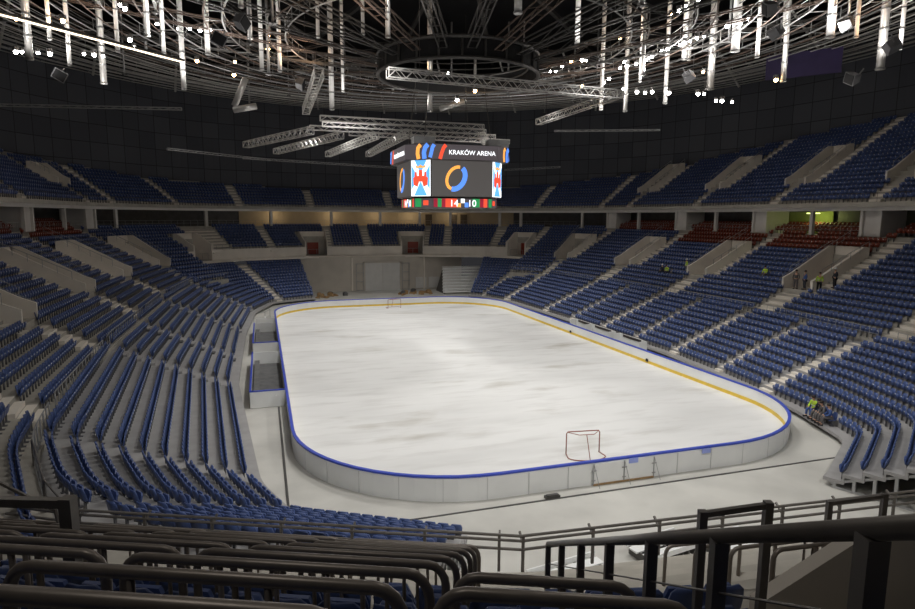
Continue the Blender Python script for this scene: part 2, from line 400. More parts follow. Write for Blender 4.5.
# ------------------------------------------------------------------ aisles and vomitories
def U(ring, x, y, d): return ring.near(x, y, d)
VW = 2.9                                                             # vomitory width
VOMS = [(30.4, -24.2, 'right'), (30.4, -10.3, 'right'), (30.4, 3.4, 'right'), (30.0, 17.8, 'right'), (28.4, 32, 'right'),
        (-30, 32, 'left'), (-30, 17.2, 'left'), (-30, 3.6, 'left'), (-30, -11.4, 'left'), (-28.5, -25.5, 'left')]
vom = []
for x, y, sd in VOMS:
    u = U(MID, x, y, 4.1); Xa, Ya, _, _ = MID(u, 6); Xb, Yb, _, _ = MID(u+1, 6); m_per_u = math.hypot(Xb-Xa, Yb-Ya)
    vom.append(dict(u=u, h=VW/2/m_per_u, r0=5, r1=12, side=sd, mu=m_per_u))
for x, y in ((27.2, 43.2), (8.7, 50), (-7.6, 50), (-26.8, 43.2)):
    u = U(MID, x, y, 6); Xa, Ya, _, _ = MID(u, 7); Xb, Yb, _, _ = MID(u+1, 7); mu = math.hypot(Xb-Xa, Yb-Ya)
    vom.append(dict(u=u, h=(1.9 if abs(x) < 20 else 1.6)/mu, r0=FARROW, r1=12, side='far', mu=mu))
u_near = U(MID, -11.6, -50.5, 8); 
uR = U(MID, 22.0, 36.2, 0); uL = U(MID, -22.0, 36.2, 0)              # far zone: uR .. uL
def mid_r0(u): return FARROW if between(MID, u, uR, uL) else 0
def step_profile(r0, r1, D, Rz, Z0, base):
    P = [(r0*D, base)]
    for k in range(r0, r1): P += [(k*D, Z0+k*Rz), ((k+1)*D, Z0+k*Rz)]
    return P
# break the ring into spans
brk = sorted(set([uR, uL]+[round((v['u']+s*v['h']) % MID.N, 2) for v in vom for s in (-1, 1)]))
mb = MB()
for i, a in enumerate(brk):
    b = brk[(i+1) % len(brk)]; um = (a+MID.span(a, b)/2) % MID.N; r0 = mid_r0(um); us = urange(MID, a, b, 5)
    base = 1.0 if r0 == 0 else 5.5
    v = next((v for v in vom if abs((um-v['u']+MID.N/2) % MID.N-MID.N/2) < v['h']*.99), None)
    if v is None: P = step_profile(r0, MN, MD, MR, MZ, base)+[(MTOP, CONZ), (MTOP+3.6, CONZ), (MTOP+3.6, base)]
    else:
        zf = MZ+v['r0']*MR if v['side'] != 'far' else 5.95
        P = step_profile(r0, v['r0'], MD, MR, MZ, base) if v['r0'] > r0 else [(r0*MD, base)]
        P += [(v['r0']*MD, zf), (v['r1']*MD, zf), (v['r1']*MD, MZ+v['r1']*MR)]
        for k in range(v['r1'], MN): P += [(k*MD, MZ+k*MR), ((k+1)*MD, MZ+k*MR)]
        P += [(MTOP, CONZ), (MTOP+3.6, CONZ), (MTOP+3.6, base)]
    sweep(mb, MID, us, P)
tag(mb.build('floor_middle_terrace', CONC), kind='structure')
# ledge under the far parapet and side walls of the middle tier
mb = MB(); sweep(mb, MID, urange(MID, uR, uL, 5), [(FARROW*MD+.02, 5.5), (FARROW*MD-.75, 5.5), (FARROW*MD-.75, 5.85), (FARROW*MD+.02, 5.85)])
tag(mb.build('trim_3', CONCW), kind='structure')
mb = MB(); sweep(mb, MID, urange(MID, uR, uL, 5), [(FARROW*MD+.0, 5.8), (FARROW*MD-.14, 5.8), (FARROW*MD-.14, 7.35), (FARROW*MD+.0, 7.35)])
# leave the vomitory mouths open in the parapet
mb = MB(); far_v = sorted([v for v in vom if v['side'] == 'far'], key=lambda v: MID.span(uR, v['u'])); a = uR
for v in far_v+[None]:
    b = (v['u']-v['h']) if v else uL
    sweep(mb, MID, urange(MID, a, b, 5), [(FARROW*MD+.0, 5.8), (FARROW*MD-.14, 5.8), (FARROW*MD-.14, 7.35), (FARROW*MD+.0, 7.35)])
    if v: a = v['u']+v['h']
tag(mb.build('wall_far_parapet', CONCW), kind='structure')
# fascia wall at the foot of the middle tier
# ---- vomitory parapets
VG = 'vomitory walls in the middle tier'
where = ['right stand, nearest the camera', 'right stand, where workers in vests stand', 'right stand, just beyond the one with workers', 'right stand, fourth from the camera', 'right stand, deepest',
         'left stand, deepest', 'left stand, fourth from the camera', 'left stand, third from the camera', 'left stand, second from the camera', 'left stand, nearest the camera',
         'far right corner above the parapet', 'far end, right of centre above the stage wall', 'far end, left of centre above the stage wall', 'far left corner above the parapet']
def vwalls(v, lab, D=MD, Rz=MR, Z0=MZ, ring=MID, off=0, hh=1.12, red=True, lip=0.0):
    root = empty('vomitory_parapet'); tag(root, 'pale entrance parapet, '+lab, 'parapet', VG)
    zf = Z0+v['r0']*Rz if v['side'] != 'far' else 5.95
    d0, d1 = off+v['r0']*D, off+v['r1']*D; t = .09/v['mu']*2
    for s in (-1, 1):
        mb = MB(); P = []
        u1 = v['u']+s*v['h']; u2 = u1+s*t*1.2
        z0 = Z0+v['r0']*Rz; z1 = Z0+v['r1']*Rz
        prof = [(d0-.1, zf-.05), (d0-.1, z0+hh-.15), (d0+.8, z0+hh+.25), (d1-.5, z1+hh*.75), (d1+.1, z1+hh*.75), (d1+.1, zf-.05)]
        n = len(prof); vs = []
        for u in (u1, u2):
            for d, z in prof: X, Y, _, _ = ring(u, d); vs.append((float(X), float(Y), z))
        mb.add(vs, [tuple(range(n)), tuple(range(2*n-1, n-1, -1))]+[(i, n+i, n+(i+1) % n, (i+1) % n) for i in range(n)])
        mb.build('side_wall', CONCW, root)
        if v['side'] != 'far':
            mb = MB(); pr = [ring(u2, d)+(z,) for d, z in ((d0+.8, z0+hh+.85), (d1, z1+hh*.75+.55))]; pr = [(float(a[0]), float(a[1]), a[4]) for a in pr]
            mb.tube(pr, .028, 6)
            for q in np.linspace(0, 1, 6):
                p = [pr[0][k]*(1-q)+pr[1][k]*q for k in range(3)]; mb.tube([p, (p[0], p[1], p[2]-.62)], .022, 6)
            mb.build('handrail', GALV, root)
    mb = MB(); us = urange(ring, v['u']-v['h'], v['u']+v['h'], 2)
    z1 = Z0+v['r1']*Rz
    sweep(mb, ring, us, [(d1-.02, zf+2.0), (d1+.14, zf+2.0), (d1+.14, z1+hh*.75), (d1-.02, z1+hh*.75)]); mb.build('head_wall', CONCW, root)
    mb = MB(); um = v['u']; X, Y, nx, ny = ring(um, d1-.03); w = v['h']*v['mu']*1.1
    mb.box((float(X), float(Y), zf+1.0), (w*1.2, .06, 2.0), math.atan2(ny, nx)-PI/2); mb.build('door_leaf', DOORR if red else BLACK, root)
    mb = MB(); X, Y, nx, ny = ring(um, d0+.0); a = math.atan2(ny, nx)-PI/2
    ww = v['h']*v['mu']-.1
    for q in (-1, 0, 1): mb.tube([(float(X)+q*ww*.8*math.cos(a), float(Y)+q*ww*.8*math.sin(a), zf), (float(X)+q*ww*.8*math.cos(a), float(Y)+q*ww*.8*math.sin(a), zf+1.0)], .025, 6)
    mb.tube([(float(X)-ww*.8*math.cos(a), float(Y)-ww*.8*math.sin(a), zf+1), (float(X)+ww*.8*math.cos(a), float(Y)+ww*.8*math.sin(a), zf+1)], .025, 6)
    if v['side'] == 'far': mb.build('guard_bar', GALV, root)
    return root
for v, w in zip(vom, where): vwalls(v, w)

# ---- aisles on the middle tier
def arc_u(ring, u, d, metres):
    Xa, Ya, _, _ = ring(u-1, d); Xb, Yb, _, _ = ring(u+1, d); return metres*2/math.hypot(Xb-Xa, Yb-Ya)
aisles_mid = []                                                      # (u0,u1,row0,row1)
for v in vom:
    w = arc_u(MID, v['u'], 6, 1.25)
    if v['side'] != 'far':
        aisles_mid.append((v['u']-w*.9, v['u']+w*.9, 0, v['r0'], v['side']))
        sgn = -1 if v['side'] == 'right' else 1                       # stair on the near flank
        ua = v['u']+sgn*(v['h']+w*.15); ub = ua+sgn*w
        aisles_mid.append((min(ua, ub), max(ua, ub), v['r0'], MN, v['side']))
    else:
        ub = v['u']-v['h']-w*.1; aisles_mid.append((ub-w, ub, FARROW, MN, 'far'))
for x, y in ((14.5, 48.8), (1.2, 50.2), (-14.6, 48.6), (22.5, 45.8), (-21.5, 46.2)):
    u = U(MID, x, y, 6); w = arc_u(MID, u, 7, 1.1); aisles_mid.append((u-w/2, u+w/2, FARROW, MN, 'far'))
for x, y in ((30.4, -3.4), (30.3, 10.6), (29.3, 25)): 
    pass
mbs = 0
def stairs(ring, u0, u1, r0, r1, D, Rz, Z0, off, label, m=CONCW, group='aisle stairs in the bowl'):
    mb = MB(); us = [u0, (u0+u1)/2, u1]
    for k in range(r0, r1):
        z = Z0+k*Rz
        if k > r0 or True:
            sweep(mb, ring, us, [(off+k*D-.38, z-Rz-.0), (off+k*D-.38, z-Rz*.5), (off+k*D+.02, z-Rz*.5), (off+k*D+.02, z-Rz)])
            sweep(mb, ring, us, [(off+k*D-.0, z-.02), (off+k*D-.012, z+.012), (off+k*D+.40, z+.012), (off+k*D+.40, z-.02)])
    return tag(mb.build('aisle_stairs', m), label, 'stairs', group)
ordn = {}
for (a, b, r0, r1, sd) in aisles_mid:
    if r1 <= r0: continue
    X, Y, _, _ = MID((a+b)/2, 4); k = ordn.get((sd, r0 == 0), 0); ordn[(sd, r0 == 0)] = k+1
    stairs(MID, a, b, r0+(1 if r0 == 0 else 0), r1, MD, MR, MZ, 0,
           'concrete aisle stairs %s an entrance, %s one counted along the %s stand' % ('below' if r0 == 0 else 'rising beside', nth(k), sd) if sd != 'far' else 'concrete aisle stairs in the far end stand, %s counted from the right corner' % nth(k))
# ---- mid tier seats
def blocked_mid(u, row):
    for v in vom:
        if v['r0'] <= row < v['r1']+ (1 if v['side'] == 'far' else 0) and abs((u-v['u']+MID.N/2) % MID.N-MID.N/2) < v['h']+.25/v['mu']: return True
    return False
def split_rows(ring, row, u0, u1, cuts):
    """spans of [u0,u1] left after removing cuts"""
    L = ring.span(u0, u1); iv = []
    for a, b in cuts:
        sa = (a-u0) % ring.N; ln = (b-a)
        if sa > L and sa+ln < ring.N: continue
        if sa > L: sa -= ring.N
        iv.append((max(0, sa), min(L, sa+ln)))
    iv.sort(); out = []; c = 0
    for a, b in iv:
        if a > c+.5: out.append((u0+c, u0+a))
        c = max(c, b)
    if L > c+.5: out.append((u0+c, u0+L))
    return out
BREAKS_MID = []                                                      # narrow gaps where rows kink
u_start = U(MID, 14, -41.5, 0)
def red_zone(x, y, row): return row >= 12 and x > 20 and -17 < y < 9 and row < 16
for row in range(MN):
    cuts = [(v['u']-v['h']-.3/v['mu'], v['u']+v['h']+.3/v['mu']) for v in vom if v['r0'] <= row < v['r1'] or (v['side'] == 'far' and row == v['r1'])]
    cuts += [(a, b) for (a, b, r0, r1, sd) in aisles_mid if r0 <= row < r1]
    if row < FARROW: cuts.append((uR, uR+MID.span(uR, uL)))
    if row < 8: cuts.append((U(MID, -20.4, -37.6, 0), U(MID, 17, -39.5, 0)))
    if row < 10: cuts.append((U(MID, -9.6, -41.8, 0), U(MID, 17, -39.5, 0)))
    # the foreground entrance to the right of the camera and the front cross aisle
    if 9 <= row: 
        un = U(MID, -12.0, -50.6, 9); wn = arc_u(MID, un, 9, 1.6); cuts.append((un-0, un+wn*1.0))
    for bi, (a, b) in enumerate(split_rows(MID, row, u_start, u_start-1, cuts)):
        # split long spans by fixed kinks every ~6 m so blocks look like the photo's
        d = row*MD+.60
        X, Y, _, _ = MID((a+b)/2, d)
        x, y = float(X), float(Y)
        red = red_zone(x, y, row) or (row >= 14 and x < -20 and 8 < y < 34)
        if row >= 14 and not red and y > -20 and abs(x) > 22 and y < 36: red = (row == 15)
        put_row(MID, d, MZ+row*MR, a, b, 'red' if red else 'blue', 'mid', bi, row)

# ------------------------------------------------------------------ lower tier
uS = U(LOW, 8.9, -33.5, 0)                                            # right stand starts here (near end)
uFR = U(LOW, 14.2, 35.7, 0); uCR = U(LOW, 17.4, 28.5, 0)
uFL = U(LOW, -8.9, 38.6, 0); uCL = U(LOW, -17.2, 27.2, 0)
uE = U(LOW, -9.2, -33.6, 0)
def low_mesh(u0, u1, rows, name, label):
    mb = MB(); D0 = -1.0
    P = [(-.15, -.14), (-.15, LZ)]
    P = [(-.05, .12)]
    for k in range(rows): P += [(k*LD-.05, LZ+k*LR), ((k+1)*LD-.05, LZ+k*LR)]
    ext = 2.0 if rows == 10 else .5
    P += [(rows*LD+ext, LZ+(rows-1)*LR), (rows*LD+ext, LZ+(rows-1)*LR-.16)]
    for k in range(rows-1, 0, -1): P += [(k*LD+.05, LZ+k*LR-.16), (k*LD+.05, LZ+(k-1)*LR-.16)]
    P += [(.05, .12), (-.05, .12)]
    sweep(mb, LOW, urange(LOW, u0, u1, 5), P, close_ends=False)
    for ue in (u0, u1):
        vs = [LOW(ue, d)+(z,) for d, z in P[:-1]]; vs = [(float(q[0]), float(q[1]), q[4]) for q in vs]; mb.add(vs, [tuple(range(len(vs)))])
    root = empty(name); o = mb.build('stepped_deck', DECK, root)
    L = LOW.span(u0, u1); n = max(2, int(L/26))
    for i in range(n+1):
        ue = u0+L*i/n+(.6 if i == 0 else -.6 if i == n else 0)
        mb = MB()
        for k in range(0, rows, 1):
            X, Y, nx, ny = [float(q) for q in LOW(ue, (k+.55)*LD)]; h = LZ+k*LR-.1
            mb.box((X, Y, (h-.15)/2), (.13, .13, h+.15), math.atan2(ny, nx))
        A = [float(q) for q in LOW(ue, .3)]; B = [float(q) for q in LOW(ue, (rows-.4)*LD)]
        mb.bar((A[0], A[1], LZ-.24), (B[0], B[1], LZ+(rows-1)*LR-.24), .12); mb.bar((A[0], A[1], -.1), (B[0], B[1], -.1), .1)
        mb.build('support_frame', GALV, root)
    mb = MB(); us = urange(LOW, u0, u1, 5); sweep(mb, LOW, us, [(rows*LD+.45, -.14), (rows*LD+.45, LZ+(rows-1)*LR-.16)], close_ends=False)
    mb.build('back_skirt', BLACK, root)
    return tag(root, label, 'seating stand', 'retractable stands around the floor')
low_mesh(uS, uCR, 10, 'retractable_stand', 'stepped grey retractable stand along the right side of the rink')
low_mesh(uCR, uFR, 14, 'retractable_stand', 'stepped grey retractable stand in the far right corner')
low_mesh(uFL, uCL, 14, 'retractable_stand', 'stepped grey retractable stand in the far left corner')
low_mesh(uCL, uE, 10, 'retractable_stand', 'stepped grey retractable stand along the left side and near corner')
# riser edges as thin dark lines (nosing)
def lift(ring, u0, u1, rows, D, Rz, Z0, off=0):
    pass
AL = [('right', 18.2, -21.3), ('right', 18.2, -8.8), ('right', 18.2, 3.6), ('right', 18, 17.2), ('right', 17.6, 28.6),
      ('left', -17.3, 27.3), ('left', -18, 13), ('left', -18.2, .2), ('left', -18.2, -9.2), ('left', -16.75, -26.2), ('left', -15.35, -30.0), ('right', 17.4, -15.2), ('right', 18.2, -2.6), ('right', 18.2, 10.4)]
low_cuts = []; cnt = {}
for sd, x, y in AL:
    u = U(LOW, x, y, 0); w = arc_u(LOW, u, 4, 1.15 if x not in (-16.75, -15.35, 17.4) and y not in (-2.6, 10.4) else .5 if x < 0 else .7); low_cuts.append((u-w/2, u+w/2))
    k = cnt.get(sd, 0); cnt[sd] = k+1
    if x not in (-16.75, -15.35):
        stairs(LOW, u-w/2, u+w/2, 1, 10, LD, LR, LZ, 0, 'grey aisle stairs down the lower %s stand, %s counted along it' % (sd, nth(k)), CONCW if sd == 'right' else DECK)
ug = U(LOW, -18, .2, 0); wg = arc_u(LOW, ug, 4, .55)
mb = MB()
for k in range(1, 10): sweep(mb, LOW, [ug+wg*.9, ug+wg*1.9], [(k*LD-.34, LZ+(k-1)*LR+.004), (k*LD-.34, LZ+(k-1)*LR+.02), (k*LD-.06, LZ+(k-1)*LR+.02), (k*LD-.06, LZ+(k-1)*LR+.004)])
tag(mb.build('open_slots', BLACK), 'row of black openings stepping down the left stand beside an aisle', 'openings', kind='stuff')
for x, y in ((15.75, 34.2), (-13.9, 36.0)):
    u = U(LOW, x, y, 0); w = arc_u(LOW, u, 5, 1.1); low_cuts.append((u-w/2, u+w/2))
    stairs(LOW, u-w/2, u+w/2, 1, 14, LD, LR, LZ, 0, 'grey aisle stairs down the far %s corner stand' % ('right' if x > 0 else 'left'), CONCW)
for u0, u1, rows, blk in ((uS, uCR, 10, 'right'), (uCR, uFR, 14, 'farright'), (uFL, uCL, 14, 'farleft'), (uCL, uE, 10, 'left')):
    for row in range(rows):
        for bi, (a, b) in enumerate(split_rows(LOW, row, u0, u1, low_cuts)):
            put_row(LOW, row*LD+.58, LZ+row*LR, a, b, 'blue', 'low-'+blk, bi, row)

# dark undercroft pillars of the right stand's open end
X0, Y0, nx, ny = [float(q) for q in LOW(uS, 0)]
# ------------------------------------------------------------------ boxes, balcony band, pillars
FAS = MTOP-.45
mb = MB(); us = [i*4 for i in range(MID.N//4+1)]
ua, ub = U(MID, 38, -34, 12), U(MID, -37, -34, 12)
usv = urange(MID, ua, ub, 5)
sweep(mb, MID, usv, [(FAS, 13.15), (FAS-.1, 13.15), (FAS-.1, 13.75), (FAS, 13.95), (FAS+.3, 13.95), (FAS+.3, 13.15)], close_ends=True)
tag(mb.build('trim_4', mat('balcony_band', (.90, .86, .80), .7, var=.08, scale=.5)), kind='structure')
mb = MB(); sweep(mb, MID, usv, [(FAS+.1, 13.2), (FAS+.1, 13.5), (FAS+5.2, 13.5), (FAS+5.2, 13.2)]); tag(mb.build('ceiling_boxes', DARKST), kind='structure')
mb = MB(); zz = [(MTOP+3.4, CONZ-.1), (MTOP+3.6, CONZ-.1), (MTOP+3.6, 13.3), (MTOP+3.4, 13.3)]
uf1, uf2 = U(MID, 23, 46, 12), U(MID, -17, 49, 12)
sweep(mb, MID, urange(MID, ua, uf1, 5), zz); sweep(mb, MID, urange(MID, uf2, ub, 5), zz); tag(mb.build('wall_boxes', DARKST), kind='structure')
mb = MB(); sweep(mb, MID, urange(MID, uf1, uf2, 5), zz); tag(mb.build('wall_far', mat('warm_wall', (.60, .48, .31), .8, var=.15, scale=.3)), kind='structure')
for k, (px) in enumerate((13.9, 18.9, 21.0)):
    u = U(MID, px, 59, 16); X, Y, nx, ny = [float(q) for q in MID(u, MTOP+3.34)]
    mb = MB(); mb.box((X, Y, CONZ+1.05), (1.25, .08, 2.1), math.atan2(ny, nx)-PI/2); mb.box((X+.5, Y-.06, CONZ+1), (.05, .06, .3))
    tag(mb.build('door_%d' % (k+1), mat('brown_door', (.10, .07, .04), .6, var=.2)), kind='structure')
PILL = []
pillM = mat('pillar_grey', (.66, .63, .59), .75, var=.08, scale=.8)
pil_u = []
for sgn, ys_ in ((1, (-31, -24.5, -17.8, -10.0, -3.3, 3.9, 11.3, 17.8, 26.4, 33.3, 40.5)), (-1, (-31, -24, -17.8, -10, -3.3, 4.5, 11.0, 18.3, 27.5, 34.5, 41))):
    for j, y in enumerate(ys_):
        u = U(MID, sgn*39.3, y, FAS+.3); fin = j in (1, 3, 5, 7, 9); X, Y, nx, ny = [float(q) for q in MID(u, FAS+.25)]
        rz = math.atan2(ny, nx)-PI/2
        mb = MB(); PILL.append((X, Y, nx, ny, 1.25 if fin else .45))
        if fin:
            hw = .95
            mb.box((X+nx*1.7, Y+ny*1.7, (CONZ+13.2)/2), (hw*2-.1, 3.2, 13.2-CONZ), rz)
            for q in (-1, 1): mb.box((X+q*hw*math.cos(rz), Y+q*hw*math.sin(rz), (CONZ+13.2)/2), (.28, .34, 13.2-CONZ), rz)
        else: mb.box((X, Y, (CONZ+13.2)/2), (.36, .36, 13.2-CONZ), rz)
        o = tag(mb.build('pillar', pillM), kind='structure')
for x in (-24, -15.3, -4.4, 4.3, 11.6, 17.8, 24.5, 30.5):
    u = U(MID, x, 57 if abs(x) < 20 else 50, FAS+.3); X, Y, nx, ny = [float(q) for q in MID(u, FAS+.25)]
    mb = MB(); mb.box((X, Y, (CONZ+13.2)/2), (.45, .4, 13.2-CONZ), math.atan2(ny, nx)-PI/2); tag(mb.build('pillar', pillM), kind='structure')
# lit green panel wall in one right hand box
u = U(MID, 41, .4, MTOP+2.6); X, Y, nx, ny = [float(q) for q in MID(u, MTOP+3.3)]; rz = math.atan2(ny, nx)-PI/2
mb = MB(); mb.box((X, Y, (CONZ+13.2)/2), (6.3, .08, 13.2-CONZ-.1), rz); tag(mb.build('wall_green', GRNW), kind='structure')
mb = MB(); mb.box((X-nx*1.6+0, Y-2.0, 12.95), (.5, 1.3, .12), 0); tag(mb.build('strip_lamp', emis('strip_glow', (.75, .85, .25), 2.2)), 'small glowing yellow lamp under the balcony over the red seats', 'lamp')
bl = bpy.data.lights.new('box_lamp', 'POINT'); bl.energy = 60; bl.color = (.8, .9, .3); bl.shadow_soft_size = .3; bo = bpy.data.objects.new('box_lamp', bl); COL.objects.link(bo); bo.location = (X-nx*1.4, Y-2, 12.7)
for x in (-14, -4, 4, 10, 18):
    u = U(MID, x, 58, MTOP+1.5); X, Y, nx, ny = [float(q) for q in MID(u, MTOP+1.7)]
    bl = bpy.data.lights.new('concourse_lamp', 'POINT'); bl.energy = 42; bl.color = (1, .82, .58); bl.shadow_soft_size = .4; bo = bpy.data.objects.new('concourse_lamp', bl); COL.objects.link(bo); bo.location = (X, Y, 12.8)

# red seats inside the boxes
for row in range(3):
    for sgn, y0, y1 in ((1, -30, 40), (-1, -20, 40)):
        ya = U(MID, sgn*39, y0, MTOP); yb = U(MID, sgn*39, y1, MTOP)
        a, b = (ya, yb) if sgn > 0 else (yb, ya)
        cuts = [(u-6, u+6) for u in [v['u'] for v in vom if v['side'] != 'far']]
        for bi, (p, q) in enumerate(split_rows(MID, row, a, b, cuts)):
            put_row(MID, MTOP+.5+row*.85, CONZ+row*.25, p, q, 'red', 'box', bi, row)

# ------------------------------------------------------------------ upper tier
def n_up(u):
    X, Y, _, _ = MID(u, UF); y = float(Y)
    return float(np.interp(y, [-60, -12, 0, 12, 28, 42, 54, 58], [18, 21.3, 20.7, 18.3, 13.2, 9.2, 7, 6.5]))
uu = urange(MID, ua, ub, 6)
mb = MB()
for a, b in zip(uu[:-1], uu[1:]):
    n = int(max(n_up(a), n_up(b)))+1
    P = [(UF, 13.5)]
    for k in range(n): P += [(UF+k*UD, UZ+k*UR), (UF+(k+1)*UD, UZ+k*UR)]
    P += [(UF+n*UD, 13.5)]
    sweep(mb, MID, [a, b], P, close_ends=False)
tag(mb.build('floor_upper_terrace', CONC), kind='structure')
upv = []
for sgn, ys_ in ((1, (-10.5, 1.4, 14.8, 28.5)), (-1, (16.5, 34.5))):
    for y in ys_:
        u = U(MID, sgn*43, y, UF+5); mu = 1/arc_u(MID, u, UF+5, 1)
        upv.append(dict(u=u, h=1.25/mu, r0=4, r1=(12 if n_up(u) > 13 else 8), side='right' if sgn > 0 else 'left', mu=mu))
wl = ['upper right stand, nearest the camera', 'upper right stand, second from the camera', 'upper right stand, third from the camera', 'upper right stand, farthest', 'upper left stand, nearer the camera', 'upper left stand, farther']
for v, w in zip(upv, wl): vwalls(v, w, UD, UR, UZ, MID, UF, red=False)
aisles_up = []
for v in upv:
    w = arc_u(MID, v['u'], UF+5, 1.2); aisles_up.append((v['u']-w/2, v['u']+w/2, 0, v['r0']))
    sg = -1 if v['side'] == 'right' else 1; a = v['u']+sg*(v['h']+w*.1); b = a+sg*w; aisles_up.append((min(a, b), max(a, b), v['r0'], 24))
for x, y in ((42, 36), (33, 47), (20, 54), (6, 57.5), (-8, 57.5), (-20, 54), (-31, 48.5), (-41, 41)):
    u = U(MID, x, y, UF+3); w = arc_u(MID, u, UF+3, 1.1); aisles_up.append((u-w/2, u+w/2, 0, 24))
for k, (a, b, r0, r1) in enumerate(aisles_up):
    r1 = min(r1, int(n_up((a+b)/2))+1)
    stairs(MID, a, b, max(1, r0), r1, UD, UR, UZ, UF, 'concrete aisle stairs in the dim upper tier, %s flight counted' % nth(k), CONCW)
for row in range(22):
    cuts = [(v['u']-v['h']-.3/v['mu'], v['u']+v['h']+.3/v['mu']) for v in upv if v['r0'] <= row < v['r1']]
    cuts += [(a, b) for (a, b, r0, r1) in aisles_up if r0 <= row < r1]
    for bi, (a, b) in enumerate(split_rows(MID, row, ua, ub, cuts)):
        # keep only where this row is in front of the wall
        us = np.linspace(a, b, 40); ok = [n_up(u) > row+1 for u in us]
        i = 0
        while i < 40:
            if ok[i]:
                j = i
                while j+1 < 40 and ok[j+1]: j += 1
                if j > i: put_row(MID, UF+row*UD+.55, UZ+row*UR, us[i], us[j], 'blue', 'up', bi, row)
                i = j+1
            else: i += 1
# wall behind the upper tier
WTOP = 31.5
wu = urange(MID, ua, ub, 3); vs = []; fs = []; uvs = []
acc = 0; prev = None
for u in wu:
    d = UF+n_up(u)*UD+.35; X, Y, _, _ = MID(u, d); X, Y = float(X), float(Y)
    if prev: acc += math.hypot(X-prev[0], Y-prev[1])
    prev = (X, Y)
    for z in (14, 20, 26, 33.5): vs.append((X, Y, z)); uvs.append((acc, z))
for i in range(len(wu)-1):
    for k in range(3): fs.append((i*4+k, i*4+k+1, (i+1)*4+k+1, (i+1)*4+k))
me = bpy.data.meshes.new('wall_upper'); me.from_pydata(vs, [], fs); me.materials.append(PANEL)
ul = me.uv_layers.new(name='UVMap')
for p in me.polygons:
    for li in p.loop_indices: ul.data[li].uv = uvs[me.loops[li].vertex_index]
o = bpy.data.objects.new('wall_upper', me); COL.objects.link(o); tag(o, kind='structure')
sm = o.modifiers.new('thick', 'SOLIDIFY'); sm.thickness = .3; sm.offset = -1
# outer shell and ceiling
mb = MB(); P = [(72*math.cos(2*PI*k/64), 82*math.sin(2*PI*k/64)) for k in range(64)]
n = 64; mb.add([(x, y, 10) for x, y in P]+[(x, y, 44) for x, y in P], [((k+1) % n, k, n+k, n+(k+1) % n) for k in range(n)]); tag(mb.build('wall_outer', BLACK), kind='structure')
mb = MB(); mb.prism(P, 44, 44.4); tag(mb.build('ceiling', BLACK), kind='structure')

# ------------------------------------------------------------------ stage wall at the far end
SY = 49.5
mb = MB(); mb.box((.5, SY+.25, 2.75), (34, .5, 5.8)); tag(mb.build('wall_stage', WALLB), kind='structure')
for k, x in enumerate((-1.9, 10.6)):
    mb = MB(); mb.box((x, SY-.12, 2.7), (.25, .3, 5.6)); tag(mb.build('pillar', CONCW), kind='structure')
mb = MB(); mb.box((-10.5, SY-.1, 2.7), (.3, .25, 5.6)); tag(mb.build('pillar', CONCW), kind='structure')
dr = empty('sliding_door', (3.3, SY-.05, -.15)); tag(dr, 'large pale grey double door in the far wall behind the rink', 'door')
DOORG = mat('door_grey', (.62, .61, .585), .6, var=.06)
for x in (-1.5, 1.5):
    mb = MB(); mb.box((x, -.06, 2.35), (2.96, .1, 4.7)); 
    for q in (-.9, 0, .9): mb.box((x+q, -.12, 2.35), (.03, .02, 4.6))
    mb.build('door_leaf', DOORG, dr)
mb = MB(); mb.box((-3.15, -.1, 2.4), (.3, .2, 5)); mb.box((3.15, -.1, 2.4), (.3, .2, 5)); mb.box((0, -.1, 4.85), (6.6, .2, .3)); mb.build('door_frame', WALLB, dr)
for k, (x, lab) in enumerate(((-.6, 'left'), (7.3, 'right'))):
    d = empty('side_frame', (x, SY-.05, -.15)); tag(d, 'narrow framed rack just %s of the large pale door' % lab, 'rack')
    mb = MB()
    for z in (.1, 1.6, 3.1, 4.6): mb.box((0, -.15, z), (1.3, .12, .09))
    for q in (-.6, .6): mb.box((q, -.15, 2.35), (.09, .12, 4.6))
    mb.build('rack_frame', GALV, d)
for k, x in enumerate((9.3-1.0+3.4, 9.3+1.6+3.4)):
    pass
for k, x in enumerate((8.55, 9.9)):
    mb = MB(); mb.box((x+3.1, SY-.12, 1.0), (1.9, .1, 1.9)); mb.box((x+3.1, SY-.2, 1.0), (1.7, .06, .06)); o = tag(mb.build('wall_hatch', DOORG), 'square grey hatch low in the far wall, '+('left' if k == 0 else 'right')+' one of two', 'hatch')
    o.location.x = k*1.0-1.6
# silver folded bleachers
bl = empty('folding_bleacher', (0, 0, 0)); tag(bl, 'pale silver folding bleacher beside the far right corner seats', 'bleacher')
BA = mat('bleacher_silver', (.85, .85, .83), .5, 0, var=.08, scale=1)
for k in range(9):
    mb = MB(); y = 41.2+k*.62; z = .10+k*.43; x0_, x1_ = 11.6+k*.17, 17.4+k*.34
    mb.box(((x0_+x1_)/2, y+.05, z+.38), (x1_-x0_, .56, .06)); mb.box(((x0_+x1_)/2, y-.2, z+.14), (x1_-x0_, .05, .24)); mb.build('bench_plank', BA, bl)
mb = MB()
for k in range(2): mb.add([(12.0+k*5.2, 41.4, -.14), (12.0+k*5.2, 46.6, -.14), (13.2+k*6.2, 46.6, 3.7), (12.0+k*5.2, 41.4, .2), (12.1+k*5.2, 41.4, -.14), (12.1+k*5.2, 46.6, -.14), (13.3+k*6.2, 46.6, 3.7), (12.1+k*5.2, 41.4, .2)], [(0, 3, 2, 1), (4, 5, 6, 7), (0, 1, 5, 4), (1, 2, 6, 5), (2, 3, 7, 6), (3, 0, 4, 7)])
mb.build('side_frame', DARKST, bl)
